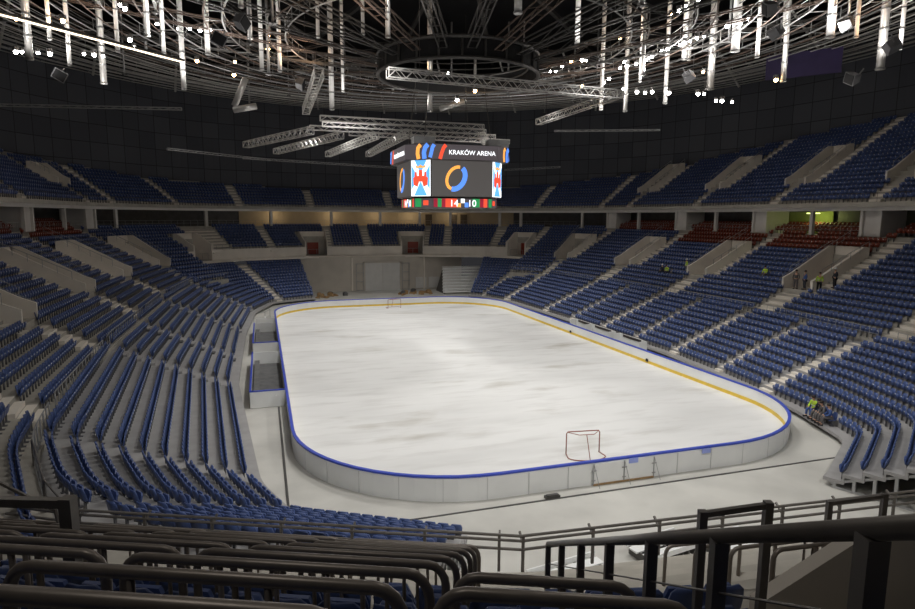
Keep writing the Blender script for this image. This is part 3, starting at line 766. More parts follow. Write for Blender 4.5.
# clutter in front of the stage wall
for k in range(26):
    x = random.choice([random.uniform(-9, -3), random.uniform(5, 10)]); y = random.uniform(41.5, 45.5); r = random.uniform(0, PI); L = random.uniform(.8, 2.2)
    kind = random.random(); mb = MB(); a, b = math.cos(r), math.sin(r)
    if kind < .6:
        mb.box((0, 0, 0), (L, .3, .14)); mb.box((0, .05, .14), (L*.9, .22, .12)); nm, lb, m = 'timber_board', 'loose timber boards on the floor before the far wall', WOOD
    else:
        mb.box((0, 0, .25), (.7, .6, .5)); mb.box((0, 0, .55), (.5, .4, .14)); nm, lb, m = 'equipment_crate', 'dark equipment crate on the floor before the far wall', random.choice([DARKRUB, WOOD, DARKRUB])
    o = mb.build(nm, m, None, False, (x, y, -.07 if kind < .6 else -.14), r); tag(o, lb, 'boards' if kind < .6 else 'crate', 'clutter before the far wall: '+nm.replace('_', ' '))

# ------------------------------------------------------------------ guard rails round the middle tier front
def guard(us, d, zf, h=.95, bars=(1.0, .55), post=1.5, name='guard_rail', r=.024, m=GALV, label='', ring=MID, cat='railing', group='guard rails in the bowl', ang=None):
    X, Y, nx, ny = ring(np.array(us), d); X = np.atleast_1d(X); Y = np.atleast_1d(Y)
    mb = MB()
    for q in bars: mb.tube([(float(x), float(y), zf+h*q) for x, y in zip(X, Y)], r, 6)
    seg = np.hypot(np.diff(X), np.diff(Y)); cum = np.r_[0, np.cumsum(seg)]; n = max(1, int(round(cum[-1]/post)))
    for t in np.linspace(0, cum[-1], n+1):
        x = float(np.interp(t, cum, X)); y = float(np.interp(t, cum, Y)); mb.tube([(x, y, zf-.03), (x, y, zf+h)], r*.95, 6)
    return tag(mb.build(name, m), label, cat, group)
edges = sorted([(v['u'], v['side']) for v in vom if v['side'] != 'far'], key=lambda q: (q[0]-u_start) % MID.N)
segs = []
c = U(MID, 24.9, -24.5, 0)
rails_r = [v['u'] for v in vom if v['side'] == 'right']; rails_l = [v['u'] for v in vom if v['side'] == 'left']
w = arc_u(MID, rails_r[1], 0, .8)
pts_r = [U(MID, 21, -36, 0)]+rails_r+[uR]
for k in range(len(pts_r)-1):
    a = pts_r[k]+(w if k else 0); b = pts_r[k+1]-(w if k < len(pts_r)-2 else 0)
    guard(urange(MID, a, b, 6), .12, MZ, post=.75, label='grey pipe guard rail before the right stand, %s section' % nth(k))
pts_l = [uL]+rails_l+[U(MID, -22.6, -34.6, 0)]
for k in range(len(pts_l)-1):
    a = pts_l[k]+(w if k else 0); b = pts_l[k+1]-(w if k < len(pts_l)-2 else 0)
    guard(urange(MID, a, b, 6), .12, MZ, post=.75, bars=(1.0, .1), r=.03, label='grey pipe guard rail before the left stand, %s section from the far end' % nth(k))
a = uR
for k, v in enumerate(far_v+[None]):
    b = (v['u']-v['h']) if v else uL
    guard(urange(MID, a, b, 6), FARROW*MD+.05, MZ+FARROW*MR, h=.8, post=1.1, r=.02, label='thin pipe rail on the far end parapet, %s section counted from the right' % nth(k))
    if v: a = v['u']+v['h']
# thin rail before the boxes and along the balcony front
cuts = sorted([v['u'] for v in vom if v['side'] == 'right']); 
for k in range(len(cuts)-1): guard(urange(MID, cuts[k]+9, cuts[k+1]-9, 6), MTOP+.12, CONZ, h=.95, post=1.2, r=.022, label='pipe rail before the right hand boxes, %s bay' % nth(k))
cuts = sorted([v['u'] for v in vom if v['side'] == 'left'])
for k in range(len(cuts)-1): guard(urange(MID, cuts[k]+9, cuts[k+1]-9, 6), MTOP+.12, CONZ, h=.95, post=1.2, r=.022, label='pipe rail before the left hand boxes, %s bay' % nth(k))
guard(urange(MID, ua, uR, 8), UF+.1, UZ, h=.85, post=1.4, r=.018, m=STEEL, bars=(1.0,), label='low rail along the front of the right upper tier')
guard(urange(MID, uL, ub, 8), UF+.1, UZ, h=.85, post=1.4, r=.018, m=STEEL, bars=(1.0,), label='low rail along the front of the left upper tier')
guard(urange(MID, uR+2, uL-2, 8), UF+.1, UZ, h=.85, post=1.4, r=.018, m=STEEL, bars=(1.0,), label='low rail along the front of the far upper tier')
# slanting handrails on a few aisles of the right stand
def slant(u, ring, off, D, Rz, Z0, r0, r1, label, m=GALV):
    mb = MB(); A = ring(u, off+r0*D); B = ring(u, off+r1*D)
    p = (float(A[0]), float(A[1]), Z0+r0*Rz+.95); q = (float(B[0]), float(B[1]), Z0+r1*Rz+.95)
    mb.tube([p, q], .026, 6); mb.tube([(p[0], p[1], p[2]-.45), (q[0], q[1], q[2]-.45)], .02, 6)
    for t in np.linspace(0, 1, r1-r0+1):
        x, y, z = [p[k]*(1-t)+q[k]*t for k in range(3)]; mb.tube([(x, y, z), (x, y, z-1.0)], .022, 6)
    tag(mb.build('stair_handrail', m), label, 'handrail', 'sloping stair handrails')
for k, v in enumerate([v for v in vom if v['side'] != 'far']):
    sg = 1 if v['side'] == 'right' else -1
    slant(v['u']+sg*(v['h']+.5/v['mu']), MID, 0, MD, MR, MZ, 5, 15, 'sloping grey handrail beside the %s entrance of the %s stand' % (nth(k if k < 5 else k-5), v['side']))

# ------------------------------------------------------------------ foreground rails
P0 = np.array([-10.5, -41.7]); E1 = np.array([.919, -.394]); N1 = np.array([-.394, -.919])
def W1(s, d): q = P0+E1*s+N1*d; return float(q[0]), float(q[1])
def rail_geo(L, h=.92, r=.032):
    mb = MB(); pts = [(0, 0, 0), (0, 0, h-.16)]
    for k in range(1, 5): a = k*PI/2/4; pts.append((.13-.13*math.cos(a), 0, h-.13+.13*math.sin(a)-.03+.03*math.sin(a)))
    pts += [(L-p[0], 0, p[2]) for p in reversed(pts)]
    mb.tube(pts, r, 8)
    for x in np.arange(.62, L-.2, .66): mb.tube([(x, 0, 0), (x, 0, h)], .02, 6)
    return mb
FG = mat('rail_bronze', (.25, .215, .185), .38, .3, var=.15, scale=8)
rcache = {}
def row_rail(a, b, z, label, h=.92):
    a = np.array(a); b = np.array(b); L = round(float(np.linalg.norm(b-a)), 2); key = (L, h)
    if key not in rcache: rcache[key] = rail_geo(L, h).mesh('row_rail', FG, True)
    o = link_mesh('row_rail', rcache[key], None, (float(a[0]), float(a[1]), z), math.atan2(b[1]-a[1], b[0]-a[0]))
    return tag(o, label, 'rail', 'bent pipe rails on the near rows')
for row in range(7, MN):
    d = row*MD+.06; z = MZ+row*MR
    s = -.75
    for j in range(7 if row > 7 else 6):
        L = 1.9; a = W1(s-L, d); b = W1(s, d)
        row_rail(a, b, z, 'bent pipe rail, %s row behind the front barrier, %s segment left of the gap' % (nth(row), nth(j)))
        s -= L+.12
    if row >= 13:
        # short rail between the gap and the big stair railing
        C0 = np.array([CAM[0], CAM[1]])+1.02*np.array([.953, -.303]); dr_ = np.array([.303, .953])
        A = np.array(W1(-.60, d)); t = ((P0+N1*d-C0)@N1)/(dr_@N1); B = C0+dr_*t
        if np.linalg.norm(B-A) > .5 and (B-A)@E1 > 0 and t > .4:
            row_rail(A, B, z, 'bent pipe rail in the narrow block beside the stair railing, %s row up' % nth(row))
E2 = np.array([.9956, -.0937]); N2 = np.array([-.0937, -.9956])
for row in range(5, 13):
    d = row*MD+.06; z = MZ+row*MR-.18
    A = P0+E2*(1.1-.3*(row-9)*0+.02*row)+N2*d; B = A+E2*1.5
    t = A-np.array([CAM[0], CAM[1]])
    lat = t@np.array([.953, -.303])
    row_rail(A+E2*max(0, 1.55-lat), B+E2*max(0, 1.55-lat), z, 'bent pipe rail right of the big stair railing, %s row up' % nth(row))
# big stair railing at the right
rr = empty('stair_railing'); tag(rr, 'thick dark steel stair railing with square posts and cables, right foreground', 'railing')
Cg = np.array([CAM[0], CAM[1]]); Rg = np.array([.953, -.303]); Fg = np.array([.303, .953])
def G(lat, D): q = Cg+Rg*lat+Fg*D; return float(q[0]), float(q[1])
def ztop(D): return 12.455-.571*D
Ds = [1.55, 2.45, 3.3, 4.2, 5.15, 6.1, 7.0]
mb = MB(); mb.tube([(*G(1.12, .35), ztop(.35)), (*G(1.12, 7.0), ztop(7.0))], .031, 12); mb.build('top_rail', STEEL, rr, True)
for D in Ds:
    mb = MB(); x, y = G(1.12, D); mb.box((x, y, ztop(D)-.64), (.06, .06, 1.24), -YAW); mb.build('post', STEEL, rr)
for q in (.26, .5, .75):
    mb = MB(); mb.tube([(*G(1.12, .5), ztop(.5)-q), (*G(1.12, 7.0), ztop(7.0)-q)], .006, 6); mb.build('cable', STEEL, rr)
# front barrier with three bars
fb = empty('front_barrier'); tag(fb, 'dark three-bar barrier along the front edge of the near stand', 'railing')
pl = [(-23.2, -35.7), (-21.2, -36.85), (-10.5, -41.55), (8, -43.1), (16, -40)]
for q in (1.0, .87, .64):
    mb = MB(); off = (0, 0, 0); mb.tube([(x, y, MZ-.05+q*.98) for x, y in pl], .038, 8); mb.build('bar', STEEL, fb)
for i in range(1, len(pl)-1):
    a, b = np.array(pl[i]), np.array(pl[i+1]); L = np.linalg.norm(b-a)
    for t in np.arange(.05, L, 1.85):
        p = a+(b-a)*t/L; mb = MB(); mb.box((p[0], p[1], MZ+.45), (.07, .05, .95), math.atan2(*(b-a)[::-1])); nn = np.array([-(b-a)[1], (b-a)[0]])/L
        mb.bar((p[0], p[1], MZ+.7), (p[0]+nn[0]*.28, p[1]+nn[1]*.28, MZ+.9), .05); mb.build('post', STEEL, fb)
# left foreground stair railing
def frame(name, a, b, z0, z1, w, label, slope=0):
    f = empty(name); tag(f, label, 'railing', 'dark guard frames near the camera')
    for p, zt in ((a, z1), (b, z1+slope)): mb = MB(); mb.box((p[0], p[1], (z0+zt)/2), (w, w, zt-z0), -YAW); mb.build('post', STEEL, f)
    mb = MB(); mb.bar((*a, z1-w/2), (*b, z1+slope-w/2), w*.7); mb.build('top_bar', STEEL, f)
    return f

frame('safety_barrier', (-12.6, -50.2), (-12.03, -50.36), 7.9, 9.8, .07, 'tall dark square-topped guard frame just beyond the stair railing', .08)
frame('safety_barrier', (-8.1, -47.7), (-7.3, -47.95), 6.0, 8.1, .075, 'dark square-topped guard frame farther off at the right', .12)
frame('safety_barrier', (-19.6, -46.4), (-18.5, -46.8), 7.2, 9.2, .14, 'dark square-topped guard frame at the left edge of the view')
mb = MB(); mb.tube([(-21.6, -42.0, 8.1), (-20.5, -43.2, 8.1), (-19.3, -44.6, 8.1), (-19.1, -44.9, 7.3)], .03, 6)
tag(mb.build('slanting_bar', STEEL), 'single slanting pipe beside the left guard frame', 'rail')
mb = MB(); pts = [(-24.1, -30.6, 4.7), (-22.6, -34.6, 4.75), (-21.6, -36.4, 4.7)]; mb.tube(pts, .03, 6); mb.tube([(x, y, z-.5) for x, y, z in pts], .02, 6)
for p in pts: mb.box((p[0], p[1], p[2]-.5), (.07, .07, 1.0))
tag(mb.build('corner_rail', STEEL), 'dark rail turning the near left corner between two stands', 'railing')
# pale wall of the near entrance, bottom right
nw = MB(); a_, b_ = np.array([-11.55, -49.75]), np.array([-6.2, -51.4]); t_ = (b_-a_)/np.linalg.norm(b_-a_); n_ = np.array([-t_[1], t_[0]])*.18
nw.add([(a_[0], a_[1], 5), (b_[0], b_[1], 5), (b_[0], b_[1], 9.6), (a_[0]+t_[0]*1.1, a_[1]+t_[1]*1.1, 9.3), (a_[0], a_[1], 8.5), (a_[0]-n_[0], a_[1]-n_[1], 5), (b_[0]-n_[0], b_[1]-n_[1], 5), (b_[0]-n_[0], b_[1]-n_[1], 9.6), (a_[0]+t_[0]*1.1-n_[0], a_[1]+t_[1]*1.1-n_[1], 9.3), (a_[0]-n_[0], a_[1]-n_[1], 8.5)],
       [(0, 1, 2, 3, 4), (9, 8, 7, 6, 5), (0, 5, 6, 1), (1, 6, 7, 2), (2, 7, 8, 3), (3, 8, 9, 4), (4, 9, 5, 0)])
tag(nw.build('entrance_wall', CONCW), 'plain pale concrete wall low at the right edge behind the stair railing', 'wall')
mb = MB()
q0, q1, q2, q3 = (-12.0, -50.7), (-8.2, -49.2), (-8.0, -49.6), (-12.0, -51.3)
A = np.array([-11.9, -50.9]); B = np.array([-6.5, -51.4])
mb.add([(A[0], A[1], 6.0), (B[0], B[1], 6.0), (B[0], B[1], 8.9), (A[0], A[1], 8.9), (A[0], A[1]-.2, 6.0), (B[0], B[1]-.2, 6.0), (B[0], B[1]-.2, 8.9), (A[0], A[1]-.2, 8.9)],
       [(0, 1, 2, 3), (7, 6, 5, 4), (3, 2, 6, 7), (0, 3, 7, 4), (1, 5, 6, 2), (0, 4, 5, 1)])

# ------------------------------------------------------------------ loading gear on the floor by the near stand
def trolley(x, y, rz, L, label, stripes=False):
    t = empty('equipment_ramp', (x, y, -.15), rz); tag(t, label, 'ramp', 'white ramps on the arena floor')
    mb = MB(); mb.box((0, .28, .35), (L, .42, .06)); mb.box((0, -.28, .35), (L*.9, .34, .06)); mb.box((0, .6, .45), (L, .06, .2)); mb.box((0, -.6, .45), (L, .06, .2)); mb.build('ramp_deck', WHITEP, t)
    mb = MB()
    for k in range(8): mb.box((-L/2+(k+.5)*L/8, 0, .2), (.07, 1.2, .3))
    mb.build('ramp_frame', DARKST, t)
    if stripes:
        mb = MB()
        for k in range(8): mb.box((-L/2+.9+k*.3, -.68, .32), (.15, .05, .24), 0, k % 2)
        mb.build('hazard_strip', [mat('hazard_yellow', (.75, .5, .05), .6, var=.1), BLACK], t)
trolley(-6.5, -36.9, math.radians(8), 2.9, 'white equipment ramp with yellow and black hazard strip', True)
trolley(-2.4, -36.3, math.radians(9), 2.4, 'white equipment ramp without a hazard strip, farther right')
trolley(.3, -36.9, math.radians(8), 2.0, 'short white equipment ramp rightmost on the near floor')
for k, (x, y) in enumerate(((-12.6, -35.6), (-11.2, -36.3))):
    mb = MB(); mb.box((0, 0, .02), (1.2, .7, .04)); mb.box((0, 0, .06), (1.1, .6, .03)); tag(mb.build('floor_panel', WHITEP, None, False, (x, y, -.14), .4), 'white panel lying on the floor by the near seats, %s one' % ('left' if k == 0 else 'right'), 'panel')

# ------------------------------------------------------------------ people
def skin_body(name, joints, edges, m, parent):
    me = bpy.data.meshes.new(name); me.from_pydata([j[0] for j in joints], edges, []); me.materials.append(m)
    o = bpy.data.objects.new(name, me); COL.objects.link(o); o.parent = parent
    sk = o.modifiers.new('skin', 'SKIN'); sk.use_smooth_shade = True
    for v, j in zip(me.skin_vertices[0].data, joints): v.radius = (j[1], j[1]) if not isinstance(j[1], tuple) else j[1]
    me.skin_vertices[0].data[0].use_root = True
    s = o.modifiers.new('sub', 'SUBSURF'); s.levels = 1; s.render_levels = 1
    return o
def person(loc, rz, pose, top, legs, hat, label, lean=.0):
    p = empty('person', loc, rz); tag(p, label, 'person')
    # faces -y
    if pose == 'stand':
        H = .92; hip = (0, 0, H); ch = (0, lean*-.2, 1.32); nk = (0, lean*-.3, 1.49); hd = (0, -.02+lean*-.35, 1.64)
        leg = lambda s: [((s*.10, 0, .86), .10), ((s*.12, -.03, .48), .068), ((s*.13, .02, .09), .048), ((s*.14, -.12, .04), .042)]
        arm = lambda s: [((s*.19, lean*-.25, 1.40), .06), ((s*.26, .03+lean*-.2, 1.13), .046), ((s*.23, -.12, .93), .034)]
    else:
        H = .50; hip = (0, 0, H); ch = (0, -.06-lean*.2, .90); nk = (0, -.10-lean*.3, 1.06); hd = (0, -.14-lean*.35, 1.20)
        leg = lambda s: [((s*.10, -.05, .50), .095), ((s*.15, -.45, .52), .07), ((s*.15, -.48, .12), .048), ((s*.16, -.60, .06), .042)]
        arm = lambda s: [((s*.19, -.08-lean*.25, .97), .06), ((s*.27, -.14-lean*.2, .72), .046), ((s*.12, -.38, .62), .034)]
    J = [(hip, (.15, .11)), ((0, (hip[1]+ch[1])/2, (hip[2]+ch[2])/2), (.14, .10)), (ch, (.17, .11)), (nk, .055), (hd, .085), ((hd[0], hd[1], hd[2]+.08), .075)]
    E = [(0, 1), (1, 2), (2, 3), (3, 4), (4, 5)]
    body = list(J)
    for s in (-1, 1):
        prev = 0
        for q in leg(s): J.append(q); E.append((prev, len(J)-1)); prev = len(J)-1
        prev = 2
        A = arm(s)
        for q in A: J.append(q); E.append((prev, len(J)-1)); prev = len(J)-1
        w = A[-1][0]; J.append(((w[0], w[1]-.05, w[2]-.06), .035)); E.append((prev, len(J)-1))
    skin_body('body', J, E, SKIN, p)
    # jacket
    J2 = [((0, hip[1], hip[2]-.02), (.165, .125)), ((0, (hip[1]+ch[1])/2, (hip[2]+ch[2])/2), (.16, .12)), (ch, (.19, .13)), ((nk[0], nk[1], nk[2]-.05), .075)]; E2_ = [(0, 1), (1, 2), (2, 3)]
    for s in (-1, 1):
        prev = 2
        for q in arm(s): J2.append((q[0], q[1]+.018)); E2_.append((prev, len(J2)-1)); prev = len(J2)-1
    skin_body('jacket', J2, E2_, top, p)
    J3 = [(hip, (.165, .125))]; E3 = []
    for s in (-1, 1):
        prev = 0
        for q in leg(s)[:3]: J3.append((q[0], q[1]+.018)); E3.append((prev, len(J3)-1)); prev = len(J3)-1
    skin_body('trousers', J3, E3, legs, p)
    mb = MB(); mb.sphere((hd[0], hd[1]+.012, hd[2]+.075), .108, 0, 12, 8, (1, 1.12, .9)); h = mb.build('helmet' if hat is not HAIR else 'hair', hat, p, True)
    if hat is not HAIR: mb = MB(); mb.box((hd[0], hd[1]-.12, hd[2]+.06), (.17, .1, .015)); mb.build('brim', hat, h)
    mb = MB(); mb.box((hd[0], hd[1]-.098, hd[2]-.0), (.025, .03, .045)); mb.box((hd[0]-.035, hd[1]-.085, hd[2]+.022), (.022, .012, .012)); mb.box((hd[0]+.035, hd[1]-.085, hd[2]+.022), (.022, .012, .012)); mb.build('face_features', mat('face_shade', (.35, .18, .12), .6, var=.1) if 'face_shade' not in MATS else MATS['face_shade'], p)
    for s in (-1, 1):
        q = leg(s)[3][0]; mb = MB(); mb.box((q[0], q[1]+.05, q[2]), (.09, .27, .09)); mb.build('shoe', BLACK, p)
    if top is HIVIS:
        c = ch; mb = MB()
        for z in (.16, .30): mb.tube([(.185*math.cos(t), ch[1]*(1-z*1.2)+.13*math.sin(t), ch[2]-z) for t in np.linspace(0, 2*PI, 13)[:-1]], .014, 4, closed=True)
        mb.build('reflective_band', HELM, p)
    return p
def midspot(x, y, row=None, dd=0.3):
    i = int(np.argmin([min((MID.x[u]+MID.nx[u]*q-x)**2+(MID.y[u]+MID.ny[u]*q-y)**2 for q in (0,)) for u in range(0, MID.N, 4)]))*4
    return i
def row_place(ring, x, y, D, Rz, Z0, frac):
    """nearest ring position: snaps a person to a tread"""
    best = None
    for u in range(0, ring.N, 2):
        for k in range(0, 16):
            X, Y, nx, ny = [float(q) for q in ring(u, (k+frac)*D)]
            e = (X-x)**2+(Y-y)**2
            if best is None or e < best[0]: best = (e, X, Y, Z0+k*Rz, math.atan2(ny, nx)-PI/2, k)
    return best
PEOPLE = []
def mid_person(x, y, dx, pose, top, legs, hat, label, frac, turn=0, flat=None, lean=0.):
    b = row_place(MID, x, y, MD, MR, MZ, frac)
    z = b[3] if flat is None else flat
    if flat is not None: b = (0, x, y, z, b[4])
    person((b[1], b[2], z+.0), b[4]+turn, pose, top, legs, hat, label, lean); PEOPLE.append((b[1], b[2], z, b[4], pose))
vz = MZ+5*MR
mid_person(30.82, 5.65, 0, 'stand', HIVIS, BLACK, HELM, 'standing person in yellow vest and white helmet at an entrance in the right stand', .5, -.3, vz)
mid_person(30.06, 8.2, 0, 'sit', HIVIS, DARKCL, HAIR, 'bare-headed seated person in yellow vest leaning over beside a white helmet wearer', .55, .2, None, .5)
mid_person(30.0, 9.1, 0, 'sit', DARKCL, DARKCL, HELM, 'seated person in dark jacket and white helmet beside a yellow vest', .55, 0)
mid_person(32.1, -5.2, 0, 'sit', HIVIS, GREYCL, HAIR, 'lone seated person in yellow vest high in the right stand', .55, .1)
mid_person(30.75, -9.95, 0, 'stand', GREYCL, GREYCL, HAIR, 'standing person in grey-brown coat in the right stand entrance, beside one in blue', .5, .6, vz)
mid_person(30.9, -10.8, 0, 'stand', BLUECL, DARKCL, HAIR, 'standing person in dark blue jacket in the right stand entrance', .5, -.4, vz)
mid_person(30.9, -12.45, 0, 'stand', HIVIS, BLACK, HAIR, 'bare-headed standing person in yellow vest among the seats by an entrance', .2, .9)
mid_person(31.7, -13.5, 0, 'stand', DARKCL, BLACK, HELM, 'standing person in dark jacket and white helmet among the right stand seats', .2, -.2)
for k, (du, top, legs, hat, lab) in enumerate(((0, HIVIS, BLUECL, HAIR, 'seated person in yellow vest and blue trousers at the rink side front row'), (.62, DARKCL, GREYCL, HAIR, 'seated person in black jacket beside a yellow vest, front row'),
        (1.2, GREYCL, GREYCL, HAIR, 'seated person in grey coat between two others in the front row'), (1.85, BLUECL, GREYCL, HAIR, 'seated person in dark blue jacket at the right end of the group'))):
    u = U(LOW, 15.2, -26.1-du, 0); X, Y, nx, ny = [float(q) for q in LOW(u, .42)]
    a = math.atan2(ny, nx)-PI/2; person((X, Y, LZ), a+(.3-.2*k), 'sit', top, legs, hat, lab, .5 if k == 2 else .1); PEOPLE.append((X, Y, LZ, a, 'sit'))

# ------------------------------------------------------------------ seats into the scene
def in_frame(x, y, z):
    px_, py_, d = proj((x, y, z+.6)); return d > .5 and -2 < px_ < 917 and -2 < py_ < 611, d
bpy.context.view_layer.update(); dg = bpy.context.evaluated_depsgraph_get()
def visible(x, y, z, a):
    o = Vector(CAM); ok = 0
    for dx in (-.15, 0, .15):
        p = Vector((x+dx*math.cos(a)-math.sin(a)*.17, y+dx*math.sin(a)+math.cos(a)*.17, z+.76)); d = p-o; L = d.length; d.normalize()
        hit, loc, *_ = sc.ray_cast(dg, o, d, distance=L-.12)
        if not hit: ok += 1
    return ok > 0
def in_wall(x, y):
    for X, Y, nx, ny, hw in PILL:
        dx, dy = x-X, y-Y; r = dx*nx+dy*ny; l = abs(-dx*ny+dy*nx)
        if l < hw+.1 and -.7 < r < (3.8 if hw > 1 else .6): return True
    q = np.array([x, y])-a_; t = float(np.clip(q@t_, -.3, 6.5)); return float(np.linalg.norm(q-t_*t)) < .55
def near_person(x, y):
    return any(math.hypot(x-p[0], y-p[1]) < (.40 if p[4] == 'sit' else .55) for p in PEOPLE)
bm_back, bm_pan, bm_br, bm_dot = S_hi
# exchange long arrays for individuals + one mass
BLKN = {}
def block_name(s):
    x, y, tier = s[0], s[1], s[4]
    if tier == 'mid':
        if y < -30: return 'near stand above the front barrier'
        return 'middle tier, %s stand' % ('right' if x > 0 else 'left') if y < 38 else 'middle tier, far stand'
    if tier == 'box': return 'top boxes, %s side' % ('right' if x > 0 else 'left')
    if tier == 'up': return 'dim upper tier'
    return {'low-right': 'lower right stand', 'low-left': 'lower left stand', 'low-farright': 'far right corner', 'low-farleft': 'far left corner'}[tier]
def numpy_mass(name, seats, geos, mats, label, cat, group=None):
    GV = []; GF = []; GM = []; o = 0
    for mi, g in enumerate(geos):
        GV += g.v; GF += [tuple(i+o for i in f) for f in g.f]; GM += [mi]*len(g.f); o += len(g.v)
    GV = np.array(GV); nv = len(GV); S = np.array([[s[0], s[1], s[2], s[3]] for s in seats]); c, sn = np.cos(S[:, 3]), np.sin(S[:, 3])
    X = S[:, 0, None]+GV[None, :, 0]*c[:, None]-GV[None, :, 1]*sn[:, None]; Y = S[:, 1, None]+GV[None, :, 0]*sn[:, None]+GV[None, :, 1]*c[:, None]; Z = S[:, 2, None]+GV[None, :, 2]+0*X
    co = np.stack([X, Y, Z], -1).reshape(-1, 3)
    tot = np.array([len(f) for f in GF]); idx = np.concatenate([np.array(f) for f in GF]); n = len(S)
    loops = (idx[None, :]+np.arange(n)[:, None]*nv).ravel(); lt = np.tile(tot, n); ls = np.r_[0, np.cumsum(lt)[:-1]]
    me = bpy.data.meshes.new(name); me.vertices.add(len(co)); me.vertices.foreach_set('co', co.astype(np.float32).ravel()); me.loops.add(len(loops)); me.loops.foreach_set('vertex_index', loops.astype(np.int32))
    me.polygons.add(len(lt)); me.polygons.foreach_set('loop_start', ls.astype(np.int32)); me.polygons.foreach_set('loop_total', lt.astype(np.int32))
    for m in mats: me.materials.append(m)
    me.polygons.foreach_set('material_index', np.tile(np.array(GM), n).astype(np.int32)); me.update(calc_edges=True)
    ob = bpy.data.objects.new(name, me); COL.objects.link(ob); tag(ob, label, cat, group, 'stuff'); return ob
for colour, SM in (('blue', SEATB), ('red', SEATR)):
    seats = [s for s in SEATS[colour] if not near_person(s[0], s[1]) and not (s[2] < 13 and in_wall(s[0], s[1]))]
    opened = [s for s in SEATS[colour] if near_person(s[0], s[1])]
    # only seats the view (or a view a step aside) could hold
    keep = []
    for s in seats:
        p = proj((s[0], s[1], s[2]+.6))
        if p[2] > .3 and -260 < p[0] < 1175 and -200 < p[1] < 900: keep.append(s)
        elif math.hypot(s[0]-CAM[0], s[1]-CAM[1]) < 9: keep.append(s)
    seats = keep
    cand = []
    for i, s in enumerate(seats):
        ok, d = in_frame(*s[:3])
        if ok: cand.append((d, i))
    cand.sort(); chosen = []
    for d, i in cand:
        if len(chosen) >= (294 if colour == 'blue' else 0): break
        if visible(*seats[i][:4]): chosen.append(i)
    cs = set(chosen)
    bme, pme, fme = bm_back.mesh('backrest', SM, True), bm_pan.mesh('seat_pan', SM), bm_br.mesh('bracket', SEATG)
    small = MB(); off = 0
    for mi, g in enumerate((bm_back, bm_pan, bm_br)): small.add(g.v, g.f, mi)
    sme = small.mesh('stadium_seat', [SM, SM, SEATG])
    proto = None
    for r, i in enumerate(chosen):
        s = seats[i]; d = cand[0][0]; dist = proj(s[:3])[2]
        if dist < 40:
            o = empty('stadium_seat', s[:3], s[3])
            for nm, me_ in (('backrest', bme), ('seat_pan', pme), ('bracket', fme)): q = link_mesh(nm, me_, o)
        else: o = link_mesh('stadium_seat', sme, None, s[:3], s[3])
        lab = '%s folding seat, %s along, %s row up, %s block, %s' % (colour, nth(s[7]), nth(s[6]), nth(s[5]), block_name(s))
        tag(o, lab, 'seat', '%s folding seats in the stands' % colour)
    rest = [s for i, s in enumerate(seats) if i not in cs]
    gl = S_lo
    numpy_mass('stadium_seats', rest, [gl[0], gl[1], gl[2], gl[3]], [SM, SM, SEATG, DOTM], 'rows upon rows of %s folding seats filling the stands' % colour, 'seats')
    # lowered seats under people
    om = MB(); om.add(bm_back.v, bm_back.f, 0); om.box((0, -.09, .42), (.42, .38, .05), 0, 0); om.add(bm_br.v, bm_br.f, 1)
for k, p in enumerate([p for p in PEOPLE if p[4] == 'sit']):
    om = MB(); om.add([(x, y+.06, z) for x, y, z in bm_back.v], bm_back.f, 0); om.box((0, -.03, .40), (.42, .36, .04), 0, 0); om.add(bm_br.v, bm_br.f, 1)
    tag(om.build('stadium_seat', [SEATB, SEATG], None, False, p[:3], p[3]), 'blue seat folded down under a sitting person, '+nth(k)+' such seat counted from the far end', 'seat', 'occupied blue seats')

# ------------------------------------------------------------------ scoreboard
SX, SYc = .1, 0.0
sb = empty('scoreboard', (SX, SYc, 14)); tag(sb, 'hanging video scoreboard cube over the ice with lit screens', 'scoreboard')
def octo(h, c): return [(h, -c), (h, c), (c, h), (-c, h), (-h, c), (-h, -c), (-c, -h), (c, -h)]
def addp(mb, name, m): o = mb.build(name, m, sb); o.location = (0, 0, -14+0); return o
mb = MB(); mb.prism(octo(4.1, 2.72), 14.05, 17.25); addp(mb, 'cabinet', DARKST)
mb = MB(); mb.prism(octo(4.62, 3.0), 17.05, 18.35); addp(mb, 'ribbon_cabinet', DARKST)
mb = MB(); mb.prism(octo(3.75, 2.45), 13.15, 13.95); addp(mb, 'lower_ribbon_cabinet', DARKST)
def face(parent, h, c, k, z0, z1, name, m, off=.03):
    """k: 0..7 faces; returns (origin mid bottom, tangent, normal, width)"""
    P = octo(h, c); a, b = np.array(P[k]), np.array(P[(k+1) % 8]); mid = (a+b)/2; t = (b-a); w = np.linalg.norm(t); t = t/w; n = np.array([t[1], -t[0]])
    if n@mid < 0: n = -n
    return mid, t, n, w
def panel(parent, h, c, k, x0, x1, z0, z1, name, m, off=.04, pts=None):
    mid, t, n, w = face(parent, h, c, k, z0, z1, name, m); q = pts or [(x0, z0), (x1, z0), (x1, z1), (x0, z1)]
    vs = [(mid[0]+t[0]*x+n[0]*o, mid[1]+t[1]*x+n[1]*o, z) for o in (0, off) for x, z in q]; N = len(q)
    mb = MB(); mb.add(vs, [tuple(range(N-1, -1, -1)), tuple(range(N, 2*N))]+[(i, (i+1) % N, N+(i+1) % N, N+i) for i in range(N)])
    o = mb.build(name, m, parent); o.location = (0, 0, 0) if parent is not sb else (0, 0, -14); return o
